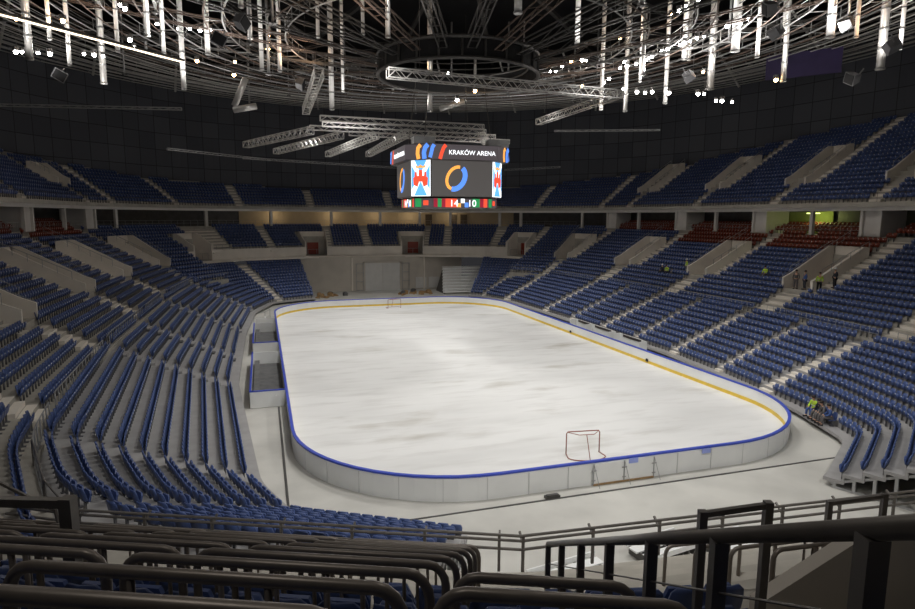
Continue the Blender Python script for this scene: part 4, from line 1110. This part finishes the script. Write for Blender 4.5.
def strokes(mb, h, c, k, z0, poly, width, mi=0, off0=.045, off1=.06):
    mid, t, n, w = face(None, h, c, k, 0, 0, '', None); P = [np.array(p, float) for p in poly]; L = []; R = []
    for i, p in enumerate(P):
        a = P[max(0, i-1)]; b = P[min(len(P)-1, i+1)]; d = (b-a)/np.linalg.norm(b-a); nn = np.array([-d[1], d[0]])*width/2; L.append(p+nn); R.append(p-nn)
    vs = []
    for o in (off0, off1):
        for q in L+R: vs.append((mid[0]+t[0]*q[0]+n[0]*o, mid[1]+t[1]*q[0]+n[1]*o, z0+q[1]))
    m_ = len(P); fs = []
    for i in range(m_-1): fs += [(2*m_+i, 2*m_+i+1, 3*m_+i+1, 3*m_+i), (i, i+1, 2*m_+i+1, 2*m_+i), (m_+i, 3*m_+i, 3*m_+i+1, m_+i+1)]
    mb.add(vs, fs, mi)
FACES_MAIN = (0, 2, 4, 6); FACES_CH = (1, 3, 5, 7)
def text(parent, s, size, pos, t, n, m, name='lettering', align='CENTER'):
    cu = bpy.data.curves.new(name, 'FONT'); cu.body = s; cu.size = size; cu.align_x = align; cu.extrude = .01; cu.offset = size*.004; cu.materials.append(m)
    o = bpy.data.objects.new(name, cu); COL.objects.link(o); o.parent = parent
    T = Vector((t[0], t[1], 0)); Nn = Vector((n[0], n[1], 0)); Z = Vector((0, 0, 1))
    bpy.context.view_layer.update(); me_ = bpy.data.meshes.new_from_object(o.evaluated_get(bpy.context.evaluated_depsgraph_get())); bpy.data.objects.remove(o)
    o = bpy.data.objects.new(name, me_); COL.objects.link(o); o.parent = parent
    if not me_.materials: me_.materials.append(m)
    o.matrix_local = Matrix([[T.x, Z.x, Nn.x, pos[0]], [T.y, Z.y, Nn.y, pos[1]], [T.z, Z.z, Nn.z, pos[2]], [0, 0, 0, 1]]); return o
for k in range(8):
    mid, t, n, w = face(None, 4.1, 2.72, k, 0, 0, '', None)
    P = octo(4.1, 2.72)
    if k % 2 == 0 or True:
        pass
    main = abs(abs(n[0])-1) < .01 or abs(abs(n[1])-1) < .01
    if main:
        scn = panel(sb, 4.1, 2.72, k, -w/2+.05, w/2-.05, 14.1, 17.2, 'video_screen', SCRD)
        mb = MB()
        arc = [(-.62+ .0+.78*math.cos(a)+.55*.0, 1.62+.98*math.sin(a)) for a in []]
        cx_, cz_ = -.55, 15.62
        pl_ = [(cx_+.78*math.cos(a)+.22*math.sin(a), .92*math.sin(a)) for a in np.linspace(math.radians(80), math.radians(255), 16)]
        strokes(mb, 4.1, 2.72, k, cz_, pl_, .26, 0)
        pl_ = [(cx_+.78*math.cos(a)+.22*math.sin(a), .92*math.sin(a)) for a in np.linspace(math.radians(-103), math.radians(62), 16)]
        strokes(mb, 4.1, 2.72, k, cz_, pl_, .42, 1)
        lg = mb.build('ring_logo', [SOR, SBL], scn)
    else:
        scn = panel(sb, 4.1, 2.72, k, -w/2+.05, w/2-.05, 14.1, 17.2, 'side_screen', SW)
        def sp(pts, m, nm, off=.06): o = panel(scn, 4.1, 2.72, k, 0, 0, 0, 0, nm, m, off, [(x, 15.65+z) for x, z in pts]); return o
        h2, w2 = 1.5, w/2-.1
        sp([(-w2, -1.0), (-.25, 0), (-w2, 1.0)], SCY, 'blue_field'); sp([(w2, 1.0), (.25, 0), (w2, -1.0)], SCY, 'blue_field')
        sp([(-.62, h2), (0, .3), (.62, h2)][::-1], SCY, 'blue_field'); sp([(-.62, -h2), (.62, -h2), (0, -.3)], SCY, 'blue_field')
        cas = [(-.66, -.62), (-.30, -.78), (-.16, -.35), (.16, -.35), (.30, -.78), (.66, -.62), (.72, -.05), (.58, .05), (.55, .45), (.38, .45), (.35, .12), (.17, .12), (.15, .62), (-.15, .62), (-.17, .12), (-.35, .12), (-.38, .45), (-.55, .45), (-.58, .05), (-.72, -.05)]
        sp(cas, SRD, 'red_castle_emblem', .075); sp([(-.42, .78), (.42, .78), (.48, 1.02), (.22, .9), (0, 1.05), (-.22, .9), (-.48, 1.02)], SOR, 'crown_emblem', .075)
    # upper ribbon
    mid, t, n, w = face(None, 4.62, 3.0, k, 0, 0, '', None)
    rb = panel(sb, 4.62, 3.0, k, -w/2+.02, w/2-.02, 17.1, 18.3, 'ribbon_screen', SCRR)
    def tpos(x, z): return (mid[0]+t[0]*x+n[0]*.06, mid[1]+t[1]*x+n[1]*.06, z)
    if main:
        if t@np.array([-n[1], n[0]]) < 0: tt = -t
        else: tt = t
        text(rb, 'KRAKÓW ARENA', .52, (mid[0]+tt[0]*(w/2-.22)+n[0]*.06, mid[1]+tt[1]*(w/2-.22)+n[1]*.06, 17.5), tt, n, SW, 'lettering', 'RIGHT')
        mb = MB(); strokes(mb, 4.62, 3.0, k, 17.1, [(-2.1, 0), (-1.97, .45), (-1.8, .9), (-1.6, 1.15)], .3, 0)
        strokes(mb, 4.62, 3.0, k, 17.1, [(-2.95, 0.1), (-2.85, .5), (-2.75, .9), (-2.6, 1.15)], .3, 1); mb.build('swoosh', [SRD, SBL], rb)
    else:
        mb = MB(); strokes(mb, 4.62, 3.0, k, 17.1, [(.15, 0), (.05, .45), (.1, .9), (.35, 1.15)], .34, 0); strokes(mb, 4.62, 3.0, k, 17.1, [(.72, .0), (.66, .5), (.78, .9), (1.05, 1.15)], .4, 1); mb.build('swoosh', [SOR, SBL], rb)
    # lower ribbon: colour blocks with scores
    mid, t, n, w = face(None, 3.75, 2.45, k, 0, 0, '', None)
    lr = panel(sb, 3.75, 2.45, k, -w/2+.02, w/2-.02, 13.17, 13.93, 'score_ribbon', SCRR)
    tt = t if t@np.array([-n[1], n[0]]) > 0 else -t
    if main:
        cols = [SMG, SGN, SMG, SRD, SRD, SRD, SOR, SW, SBL, SCRR, SGN, SGN, SMG, SRD]; nb = len(cols); bw = (w-.1)/nb
        mbs_ = MB()
        for j, cm in enumerate(cols):
            x = -w/2+.05+j*bw; s_ = 1 if tt@t > 0 else -1
            mi = j
            z0_, z1_ = (0, .72) if j not in (6, 7, 8) else ((0, .34) if j == 6 else (.36, .72) if j == 7 else (0, .4))
            xx = sorted([s_*x, s_*(x+bw)]); strokes(mbs_, 3.75, 2.45, k, 13.2, [(xx[0], (z0_+z1_)/2), (xx[1], (z0_+z1_)/2)], z1_-z0_, j)
        mbs_.build('colour_blocks', cols, lr)
        for x, s_ in ((-.62, '14'), (1.0, '10')): text(lr, s_, .8, (mid[0]+tt[0]*x+n[0]*.07, mid[1]+tt[1]*x+n[1]*.07, 13.27), tt, n, SW)
    else:
        mb = MB(); strokes(mb, 3.75, 2.45, k, 13.2, [(-.8, .36), (-.2, .36)], .72, 0); strokes(mb, 3.75, 2.45, k, 13.2, [(0, .36), (.5, .36)], .4, 1); mb.build('colour_blocks', [SGN, SRD], lr)
mb = MB()
for x, y in ((-3, -3), (3, -3), (3, 3), (-3, 3)): mb.tube([(x, y, 18.6), (x*.8, y*.8, 24.6)], .03, 6)
addp(mb, 'suspension_cable', STEEL)
for x in (-3.2, 3.4):
    mb = MB(); mb.prism([(x-.9, -3.9), (x+.9, -3.9), (x+.9, -2.9), (x-.9, -2.9)], 18.35, 18.95); addp(mb, 'top_plate', GALV)

# ------------------------------------------------------------------ trusses
def lattice(L, w=.5, r=.035, step=.6, mb=None):
    mb = mb or MB(); n = max(2, int(L/step)); c = w/2
    for y, z in ((-c, -c), (c, -c), (c, c), (-c, c)): mb.bar((0, y, z), (L, y, z), r*2)
    for i in range(n):
        a, b = L*i/n, L*(i+1)/n; s = 1 if i % 2 == 0 else -1
        mb.bar((a, -c*s, -c), (b, c*s, -c), r); mb.bar((a, -c*s, c), (b, c*s, c), r)
        mb.bar((a, -c, -c*s), (b, -c, c*s), r); mb.bar((a, c, -c*s), (b, c, c*s), r)
    for x in (0, L): 
        for (p, q) in (((-c, -c), (c, -c)), ((c, -c), (c, c)), ((c, c), (-c, c)), ((-c, c), (-c, -c))): mb.bar((x, *p), (x, *q), r*1.6)
    return mb
def truss(a, b, label, w=.5, m=ALU, name='lighting_truss', group='hanging lattice trusses', cables=True, r=.035):
    a, b = Vector(a), Vector(b); d = b-a; o = lattice(d.length, w, r).build(name, m, None, False, a)
    o.rotation_euler = d.to_track_quat('X', 'Z').to_euler(); tag(o, label, 'truss', group)
    if cables:
        for t in (.12, .88):
            p = a.lerp(b, t); mb = MB(); mb.tube([(p.x, p.y, p.z+w/2), (p.x, p.y, 30)], .018, 5); c = mb.build('hoist_cable', DARKST); c.parent = o; c.matrix_parent_inverse = (Matrix.Translation(a) @ o.rotation_euler.to_matrix().to_4x4()).inverted()
    return o
truss((-7.7, -11.7, 22), (11.2, -10.2, 22), 'long horizontal lattice truss above the scoreboard, the longest', .62)
truss((11.1, 4.7, 22), (11.0, -10.6, 22), 'lattice truss right of the scoreboard, meeting the longest one', .55)
truss((-11.9, 5.8, 22), (-12.1, -10.2, 22), 'lone lattice truss left of the scoreboard pointing at the camera', .6)
for k, (a, b) in enumerate((((-11.2, -.5), (3.4, -.1)), ((-10.7, 2.9), (4.7, 2.9)), ((-11.6, 5.6), (6.9, 6.1)), ((-7.6, 8.3), (9.9, 9.6)))):
    truss((*a, 20.5), (*b, 20.5), 'pale crosswise truss of the grid over the scoreboard, %s from the camera' % nth(k), .4, cables=(k == 0))
for k, (a, b) in enumerate((((-17.5, 18.5), (-11.6, 4.5)), ((-14.2, 24.7), (-8.6, 6.9)), ((-7.9, 26), (-5.4, 5.8)), ((-3.1, 24.2), (-2.9, 2.8)), ((2, 18.8), (-.3, 4)), ((10.5, 15.6), (4.1, 2.4)))):
    truss((*a, 20.1), (*b, 20.1), 'short slanting truss of the grid over the scoreboard, %s from the left' % nth(k), .62, cables=False)
for k, (a, b, w) in enumerate((((-33.4, -2.2), (-21.4, -4.7), .16), ((-26.2, 25.2), (-14.7, 35.8), .22), ((-18.2, 34), (5.1, 43.1), .22), ((22.1, 41), (27.7, 32.4), .22), ((9, -3.3), (17.4, -6.9), .12))):
    truss((*a, 20), (*b, 20), 'thin low-hung lattice batten before the dark wall, %s from the left' % nth(k), w, GALV, 'batten', 'thin battens', cables=False, r=.02)
# light tube
mb = MB(); mb.tube([(-29.4, -13.6, 23.1), (-20.9, -6.2, 22.9)], .055, 8); lt = empty('light_batten'); mb.build('light_tube', TUBE, lt); mb = MB(); mb.bar((-29.4, -13.6, 23.25), (-20.9, -6.2, 23.05), .12); mb.build('housing', DARKST, lt)
tag(lt, 'long glowing light tube slanting across the upper left roof space', 'light')

# ------------------------------------------------------------------ roof steel
RCX = 1.0
hub = empty('roof_ring'); tag(hub, 'round steel hub ring at the centre of the roof', 'roof ring')
def circ(r, z, n=48, ax=1, ay=1): return [(RCX*(1 if r < 20 else 1)+r*ax*math.cos(2*PI*k/n), r*ay*math.sin(2*PI*k/n), z) for k in range(n)]
for z, r, w in ((24.7, 7.1, .16), (26.3, 7.1, .16), (25.4, 6.2, .07)):
    mb = MB(); mb.tube(circ(r, z), w, 6, closed=True); mb.build('chord', DARKST, hub)
mb = MB()
for k in range(24): a = 2*PI*k/24; mb.bar((RCX+7.1*math.cos(a), 7.1*math.sin(a), 24.7), (RCX+7.1*math.cos(a), 7.1*math.sin(a), 26.3), .14)
mb.build('web', DARKST, hub)['kind'] = 'stuff'
mb = MB(); mb.add([(x, y, z) for z in (24.75, 26.25) for x, y, _ in circ(7.0, 0)], [(k, (k+1) % 48, 48+(k+1) % 48, 48+k) for k in range(48)]); mb.build('web_plate', BLACK, hub)
NR = 20
AX, AY = 54, 61
def roof_pt(a, s, z): return (RCX*(1-s)+ (7.1+(AX-7.1)*s)*math.cos(a), (7.1+(AY-7.1)*s)*math.sin(a), z)
def zbot(s): return 25.4+8.2*s
def zring(s): return 26.2+5.4*s
for k in range(NR):
    a = 2*PI*(k+.5)/NR
    if math.sin(a) < -.93 : pass
    mb = MB(); n = 22; c = .34
    tdir = np.array([-math.sin(a), math.cos(a)])
    def pt(s, off, dz): p = roof_pt(a, s, zbot(s)+dz); return (p[0]+tdir[0]*off, p[1]+tdir[1]*off, p[2])
    for off, dz in ((-c, 0), (c, 0), (-c, .9), (c, .9)): mb.bar(pt(0, off, dz), pt(1, off, dz), .10)
    for i in range(n):
        s0, s1 = i/n, (i+1)/n; q = 1 if i % 2 else -1
        mb.bar(pt(s0, -c, 0), pt(s0, c, 0), .05); mb.bar(pt(s0, -c, .45-.45*q), pt(s1, -c, .45+.45*q), .04); mb.bar(pt(s0, c, .45-.45*q), pt(s1, c, .45+.45*q), .04); mb.bar(pt((s0+s1)/2, -c, 0), pt((s0+s1)/2, c, 0), .05)
    tag(mb.build('radial_truss', RUSTST if k % 3 == 0 else DARKST), 'roof truss radiating from the hub ring, %s of them counted anticlockwise' % nth(k), 'truss', 'radial roof trusses')
for j, s in enumerate((.16, .26, .36, .45, .54, .62, .70, .77, .84, .90, .96)):
    root = empty('catwalk_ring'); tag(root, 'pipe catwalk ring under the roof, %s out from the hub' % nth(j), 'catwalk', 'catwalk rings under the roof')
    n = 56; P = lambda z, ds=0: [roof_pt(2*PI*k/n, s+ds, z) for k in range(n)]
    z0 = zring(s)
    for q, (dz, ds, r) in enumerate(((0, 0, .07), (0, .028, .07), (1.05, 0, .04), (.55, 0, .03), (1.05, .028, .04), (2.6, .01, .06))):
        mb = MB(); mb.tube(P(z0+dz, ds), r, 4, closed=True); mb.build('pipe', [ALU, ALU, ALU, GALV, GALV, RUSTST][q] if j > 4 else [GALV, RUSTST, GALV, DARKST, DARKST, DARKST][q], root)  # outer rings take paler metal: light on the pipes put into colour
    mb = MB()
    for k in range(n):
        a_, b_ = P(z0)[k], P(z0, .028)[k]; mb.bar(a_, b_, .05); mb.bar(a_, (a_[0], a_[1], z0+1.05), .045)
    mb.build('uprights', GALV, root)['kind'] = 'stuff'
# steel hangers
HM = [MB().tube([(0, 0, 0), (0, 0, L)], .0+r, 8) for L, r in ((9, .13), (7, .09), (6, .18))]
hme = [m_.mesh('steel_hanger', q, True) for m_, q in zip(HM, (GALV, GALV, ALU))]
plate = MB(); plate.box((0, 0, .1), (.5, .5, .06)); pme2 = plate.mesh('end_plate', DARKST)
cnt_h = 0; hang_pos = []
for j, s in enumerate((.22, .36, .50, .64, .76, .88, .97)):
    for k in range(NR):
        a = 2*PI*(k+.5+(.5 if j % 2 else 0))/NR+random.uniform(-.04, .04)
        if random.random() < .5: continue
        p = roof_pt(a, s, zring(s)-random.choice([0, .4, 1.2, 2.0]))
        q = proj(p)
        if q[2] < 3 or not (-60 < q[0] < 975) or q[1] < -260: 
            continue
        i = random.choices((0, 1, 2), (5, 4, 2))[0]
        o = link_mesh('steel_hanger', hme[i], None, p); link_mesh('end_plate', pme2, o); hang_pos.append(p); cnt_h += 1
        tag(o, 'vertical steel hanger tube, %s along the %s roof circle out from the hub' % (nth(k), nth(j)), 'hanger', 'vertical steel hangers in the roof')
DUCTM = mat('white_duct', (.80, .79, .77), .4, .1, var=.1, scale=3)
LIT = [(148, 37, 46, 5), (164, 54, 48, 4), (184, 90, 56, 5), (104, 84, 56, 6), (118, 52, 50, 4), (208, 55, 52, 5), (241, 8, 42, 5), (332, 110, 62, 5), (343, 92, 60, 3), (388, 38, 44, 5), (363, 35, 48, 3), (318, 38, 46, 3), (430, 112, 62, 5),
       (518, 14, 40, 8), (577, 48, 54, 5), (601, 110, 62, 4), (640, 82, 60, 3), (684, 60, 60, 5), (710, 90, 60, 7), (735, 52, 54, 8), (757, 58, 54, 4), (783, 82, 56, 5), (830, 38, 48, 8), (856, 38, 48, 4), (880, 70, 52, 8), (900, 50, 50, 4), (665, 104, 62, 4), (625, 112, 62, 4), (280, 72, 56, 4), (262, 70, 56, 4), (30, 60, 46, 7), (70, 66, 50, 4), (50, 40, 46, 4)]
def pxw(x, y, t): q = CAM+(FWD+RT*(x-457.5)/FPX+UP*(304.5-y)/FPX)*t; return tuple(float(c) for c in q)
for k, (x, y, t, w_) in enumerate(LIT):
    p = pxw(x, y, t); r = max(.14, w_*t/FPX/2); e = empty('vertical_duct', p); H_ = 42.5-p[2]
    mb = MB(); mb.tube([(0, 0, 0), (0, 0, H_)], r, 10); mb.build('duct_tube', DUCTM if k % 3 else ALU, e, True)
    mb = MB()
    for q in np.arange(.02, H_, 1.6): mb.tube([(0, 0, q), (0, 0, q+.12)], r*1.18, 10)
    mb.build('duct_collars', GALV, e)['kind'] = 'stuff'
    tag(e, 'pale vertical duct hanging from the roof, %s from the left' % nth(sorted(q[0] for q in LIT).index(x)), 'duct', 'vertical ducts in the roof')
# slanted members near the perimeter
for k in range(18):
    a = math.radians(-20+k*13); p = roof_pt(a, .93, 30.5); q = roof_pt(a+.05, .80, 38)
    mb = MB(); mb.tube([p, q], .16, 8); tag(mb.build('roof_brace', ALU), 'slanting pale roof brace near the outer wall, %s counted anticlockwise' % nth(k), 'brace', 'slanting roof braces')
# roof deck beams above
for k in range(NR):
    a = 2*PI*(k+.5)/NR; mb = MB(); mb.bar(roof_pt(a, .0, 37.5), roof_pt(a, 1.1, 41), .5); tag(mb.build('roof_beam', DARKST), 'heavy dark roof beam high above the trusses, %s counted anticlockwise' % nth(k), 'beam', 'roof beams')
# loudspeakers
def speaker(p, rx, rz, label, s=1.0):
    e = empty('loudspeaker', p, rz); e.rotation_euler = (rx, .5, rz); tag(e, label, 'loudspeaker', 'loudspeakers in the roof')
    mb = MB(); mb.add([(-.7*s, -.5*s, -.6*s), (.7*s, -.5*s, -.6*s), (.5*s, .5*s, -.4*s), (-.5*s, .5*s, -.4*s), (-.7*s, -.5*s, .6*s), (.7*s, -.5*s, .6*s), (.5*s, .5*s, .4*s), (-.5*s, .5*s, .4*s)], [(0, 3, 2, 1), (4, 5, 6, 7), (0, 1, 5, 4), (1, 2, 6, 5), (2, 3, 7, 6), (3, 0, 4, 7)]); mb.build('cabinet', SPKR, e)
    mb = MB(); mb.box((0, -.53*s, 0), (1.2*s, .05, 1.0*s)); mb.build('grille', BLACK, e)
    mb = MB(); mb.bar((0, .5*s, 0), (0, 1.1*s, .8*s), .08); mb.build('bracket', GALV, e)
def pxw(x, y, t): q = CAM+(FWD+RT*(x-457.5)/FPX+UP*(304.5-y)/FPX)*t; return tuple(float(c) for c in q)
for k, (x, y, t) in enumerate(((220, 39, 46), (241, 22, 44), (688, 76, 58), (777, 32, 48), (770, 8, 44), (595, 60, 60), (60, 75, 52), (300, 84, 62), (893, 45, 44), (847, 24, 46), (853, 78, 50))):
    speaker(pxw(x, y, t), .3, (k*1.1), 'dark angular loudspeaker box in the roof, %s of eleven' % nth(k), .75)
# clusters of flood lights
bulb = MB(); bulb.sphere((0, 0, 0), .17, 0, 8, 6); bw_me = bulb.mesh('lens', LAMPW, True); ba_me = bulb.mesh('lens', LAMPA, True)
hs = MB(); hs.prism([(.24*math.cos(2*PI*k/8), .24*math.sin(2*PI*k/8)) for k in range(8)], .1, .42); hs_me = hs.mesh('lamp_housing', DARKST)
WHITE = [(16, 52, 50), (22, 52, 50), (29, 52, 50), (38, 53, 50), (50, 54, 50), (84, 54, 54), (94, 55, 54), (103, 56, 54), (179, 29, 56), (190, 29, 56), (200, 30, 56), (120, 5, 48), (125, 9, 48), (157, 24, 50), (210, 30, 58), (134, 47, 52), (130, 40, 52),
         (620, 68, 60), (627, 66, 60), (636, 64, 60), (645, 60, 59), (649, 58, 59), (652, 56, 59), (662, 51, 58), (668, 49, 58), (680, 45, 57), (684, 43, 57), (690, 41, 57), (697, 38, 57), (704, 36, 57), (637, 92, 62), (645, 93, 62), (652, 92, 62), (665, 93, 62), (669, 93, 62),
         (716, 101, 60), (722, 101, 60), (732, 102, 60), (698, 94, 60), (704, 94, 60), (582, 60, 62), (586, 61, 62), (550, 71, 64), (556, 71, 64), (562, 67, 64), (604, 83, 64), (609, 79, 64), (623, 89, 62), (625, 62, 60), (448, 73, 66), (457, 100, 58), (686, 6, 52), (679, 11, 52), (698, 1, 50), (740, 24, 54), (748, 19, 54), (727, 26, 54)]
AMBER = [(63, 21, 46), (16, 19, 46), (645, 26, 58), (671, 14, 56), (571, 61, 62), (603, 61, 62), (776, 80, 56), (703, 72, 58), (197, 61, 60), (235, 62, 60), (234, 75, 60), (620, 38, 60), (475, 91, 60), (582, 86, 62), (268, 36, 60), (268, 42, 60), (268, 49, 60), (269, 57, 60)]
def ang_lab(k): return nth(k) if k < 59 else 'last'
for lst, me_, nm in ((WHITE, bw_me, 'white'), (AMBER, ba_me, 'amber')):
    for k, (x, y, t) in enumerate(lst):
        p = pxw(x, y, t); e = empty('flood_light', p); link_mesh('lens', me_, e); link_mesh('lamp_housing', hs_me, e)
        if k % 2: e.scale = (.75, .75, .75)
        side = 'left' if x < 300 else 'centre' if x < 540 else 'right'
        tag(e, 'small glowing %s lamp among the roof steel on the %s, %s in a chain' % (nm, side, nth(k)), 'lamp', 'small %s roof lamps' % nm)
# bright reflective duct piece at the roof centre and upper left
for k, (x, y, t, L, rx) in enumerate(((452, 105, 62, 2.6, .35), (240, 92, 54, 2.6, 1.2), (245, 108, 54, 2.0, .2))):
    mb = MB(); mb.prism([(.28*math.cos(2*PI*q/10), .28*math.sin(2*PI*q/10)) for q in range(10)], -L/2, L/2); o = mb.build('duct_section', ALU, None, True, pxw(x, y, t)); o.rotation_euler = (.4, PI/2-rx, .2)
    tag(o, 'short shiny duct piece hung %s' % ('above the scoreboard grid', 'at the upper left by the dark wall', 'lowest at the upper left by the dark wall')[k], 'duct')
mb = MB(); mb.box((0, 0, 0), (7.2, .15, 2.6)); o = mb.build('violet_panel', PURP, None, False, pxw(803, 64, 66), -.9); tag(o, 'dim violet-lit panel behind the roof steel at the right', 'board')  # violet light is put into the panel's own colour

# ------------------------------------------------------------------ lights
def point(p, e, col=(1, .95, .88), r=.25, name='roof_lamp'):
    l = bpy.data.lights.new(name, 'POINT'); l.energy = e; l.color = col; l.shadow_soft_size = r; o = bpy.data.objects.new(name, l); COL.objects.link(o); o.location = p
def spot(p, tgt, e, size, blend=1.0, col=(1, .97, .92), r=1.0):  # serves the rink floods and the added fill spots alike
    l = bpy.data.lights.new('flood', 'SPOT'); l.energy = e; l.color = col; l.spot_size = math.radians(size); l.spot_blend = blend; l.shadow_soft_size = r
    o = bpy.data.objects.new('flood', l); COL.objects.link(o); o.location = p; o.rotation_euler = (Vector(tgt)-Vector(p)).to_track_quat('-Z', 'Y').to_euler()
for y in (-27, -13, 1, 15, 29):
    for x in (-9, 9): spot((x, y, 24.2), (x*.75, y*.95, 0), 4900, 112, .9, col=(1, .985, .955), r=.8)
for x, y, t, e in ((152, 20, 43, 200), (168, 42, 46, 200), (188, 70, 54, 160), (214, 40, 50, 160), (717, 66, 57, 260), (740, 34, 51, 260), (762, 40, 52, 200), (838, 20, 46, 260), (888, 45, 50, 200), (788, 62, 54, 160), (393, 20, 41, 110), (583, 30, 52, 160), (265, 55, 52, 160), (108, 62, 53, 160), (690, 40, 57, 220), (650, 60, 57, 220), (640, 95, 59, 120), (620, 98, 59, 120), (50, 52, 48, 120), (20, 40, 44, 120), (337, 96, 59, 90), (450, 95, 58, 110), (100, 88, 56, 90), (30, 66, 50, 80), (225, 96, 60, 90), (270, 102, 62, 90), (680, 100, 60, 90), (600, 110, 62, 90), (800, 88, 58, 90), (400, 112, 64, 90)):
    p = pxw(x, y+12, t); spot(p, (p[0], p[1]+.5, 60), e*3.2, 165, .6, (1, .97, .93), .2)  # upward spots by the ducts; the last few added to brighten the rings
for x, y, t in ((63, 21, 46), (645, 26, 58), (345, 30, 40), (300, 60, 56), (510, 10, 46), (420, 60, 62), (540, 60, 60), (880, 30, 46)):
    p = pxw(x, y+12, t); spot(p, (p[0], p[1], 60), 420, 165, .6, (1, .62, .35), .2)
for y in (-24, -8, 8, 22):
    spot((2, y, 24), (23, y-2, 1.5), 4200, 58, .9, col=(1, .985, .955), r=.7); spot((-2, y, 24), (-22, y-2, 1.5), 1700, 58, .9, col=(1, .985, .955), r=.7)  # spots added to lift the lower stands, stronger on the right
for x in (-13, 4): spot((x, -48, 20), (x*.6, -27, 0), 4600, 105, 1.0, col=(1, .985, .955), r=.8)  # fill spots without fixtures, added to brighten the near boards
for p, e in (((-19, -50, 21), 380), ((-10, -46, 21), 330), ((-28, -26, 20), 260), ((30, -14, 22), 160)): point(p, e, (1, .95, .88), 1.0, 'added_fill_lamp')  # unseen fill lamps added over the near rows and the sides
for p in ((-15, -4, 23), (15, -4, 23), (-15, 24, 23), (15, 24, 23), (-14, -26, 22), (14, -26, 22)): point(p, 260, (1, .95, .89), 1.2, 'added_fill_lamp')  # more soft fill, added to lift the middle stands and entrance walls
w = bpy.data.worlds.new('world'); sc.world = w; w.use_nodes = True; w.node_tree.nodes['Background'].inputs['Color'].default_value = (.02, .02, .022, 1)

# ------------------------------------------------------------------ output look
sc.view_settings.view_transform = 'Standard'; sc.view_settings.look = 'None'; sc.view_settings.gamma = 1; sc.view_settings.exposure = .28; sc.view_settings.use_curve_mapping = False
sc.cycles.use_denoising = True; sc.cycles.max_bounces = 5; sc.cycles.diffuse_bounces = 3; sc.cycles.glossy_bounces = 2; sc.cycles.sample_clamp_indirect = 4
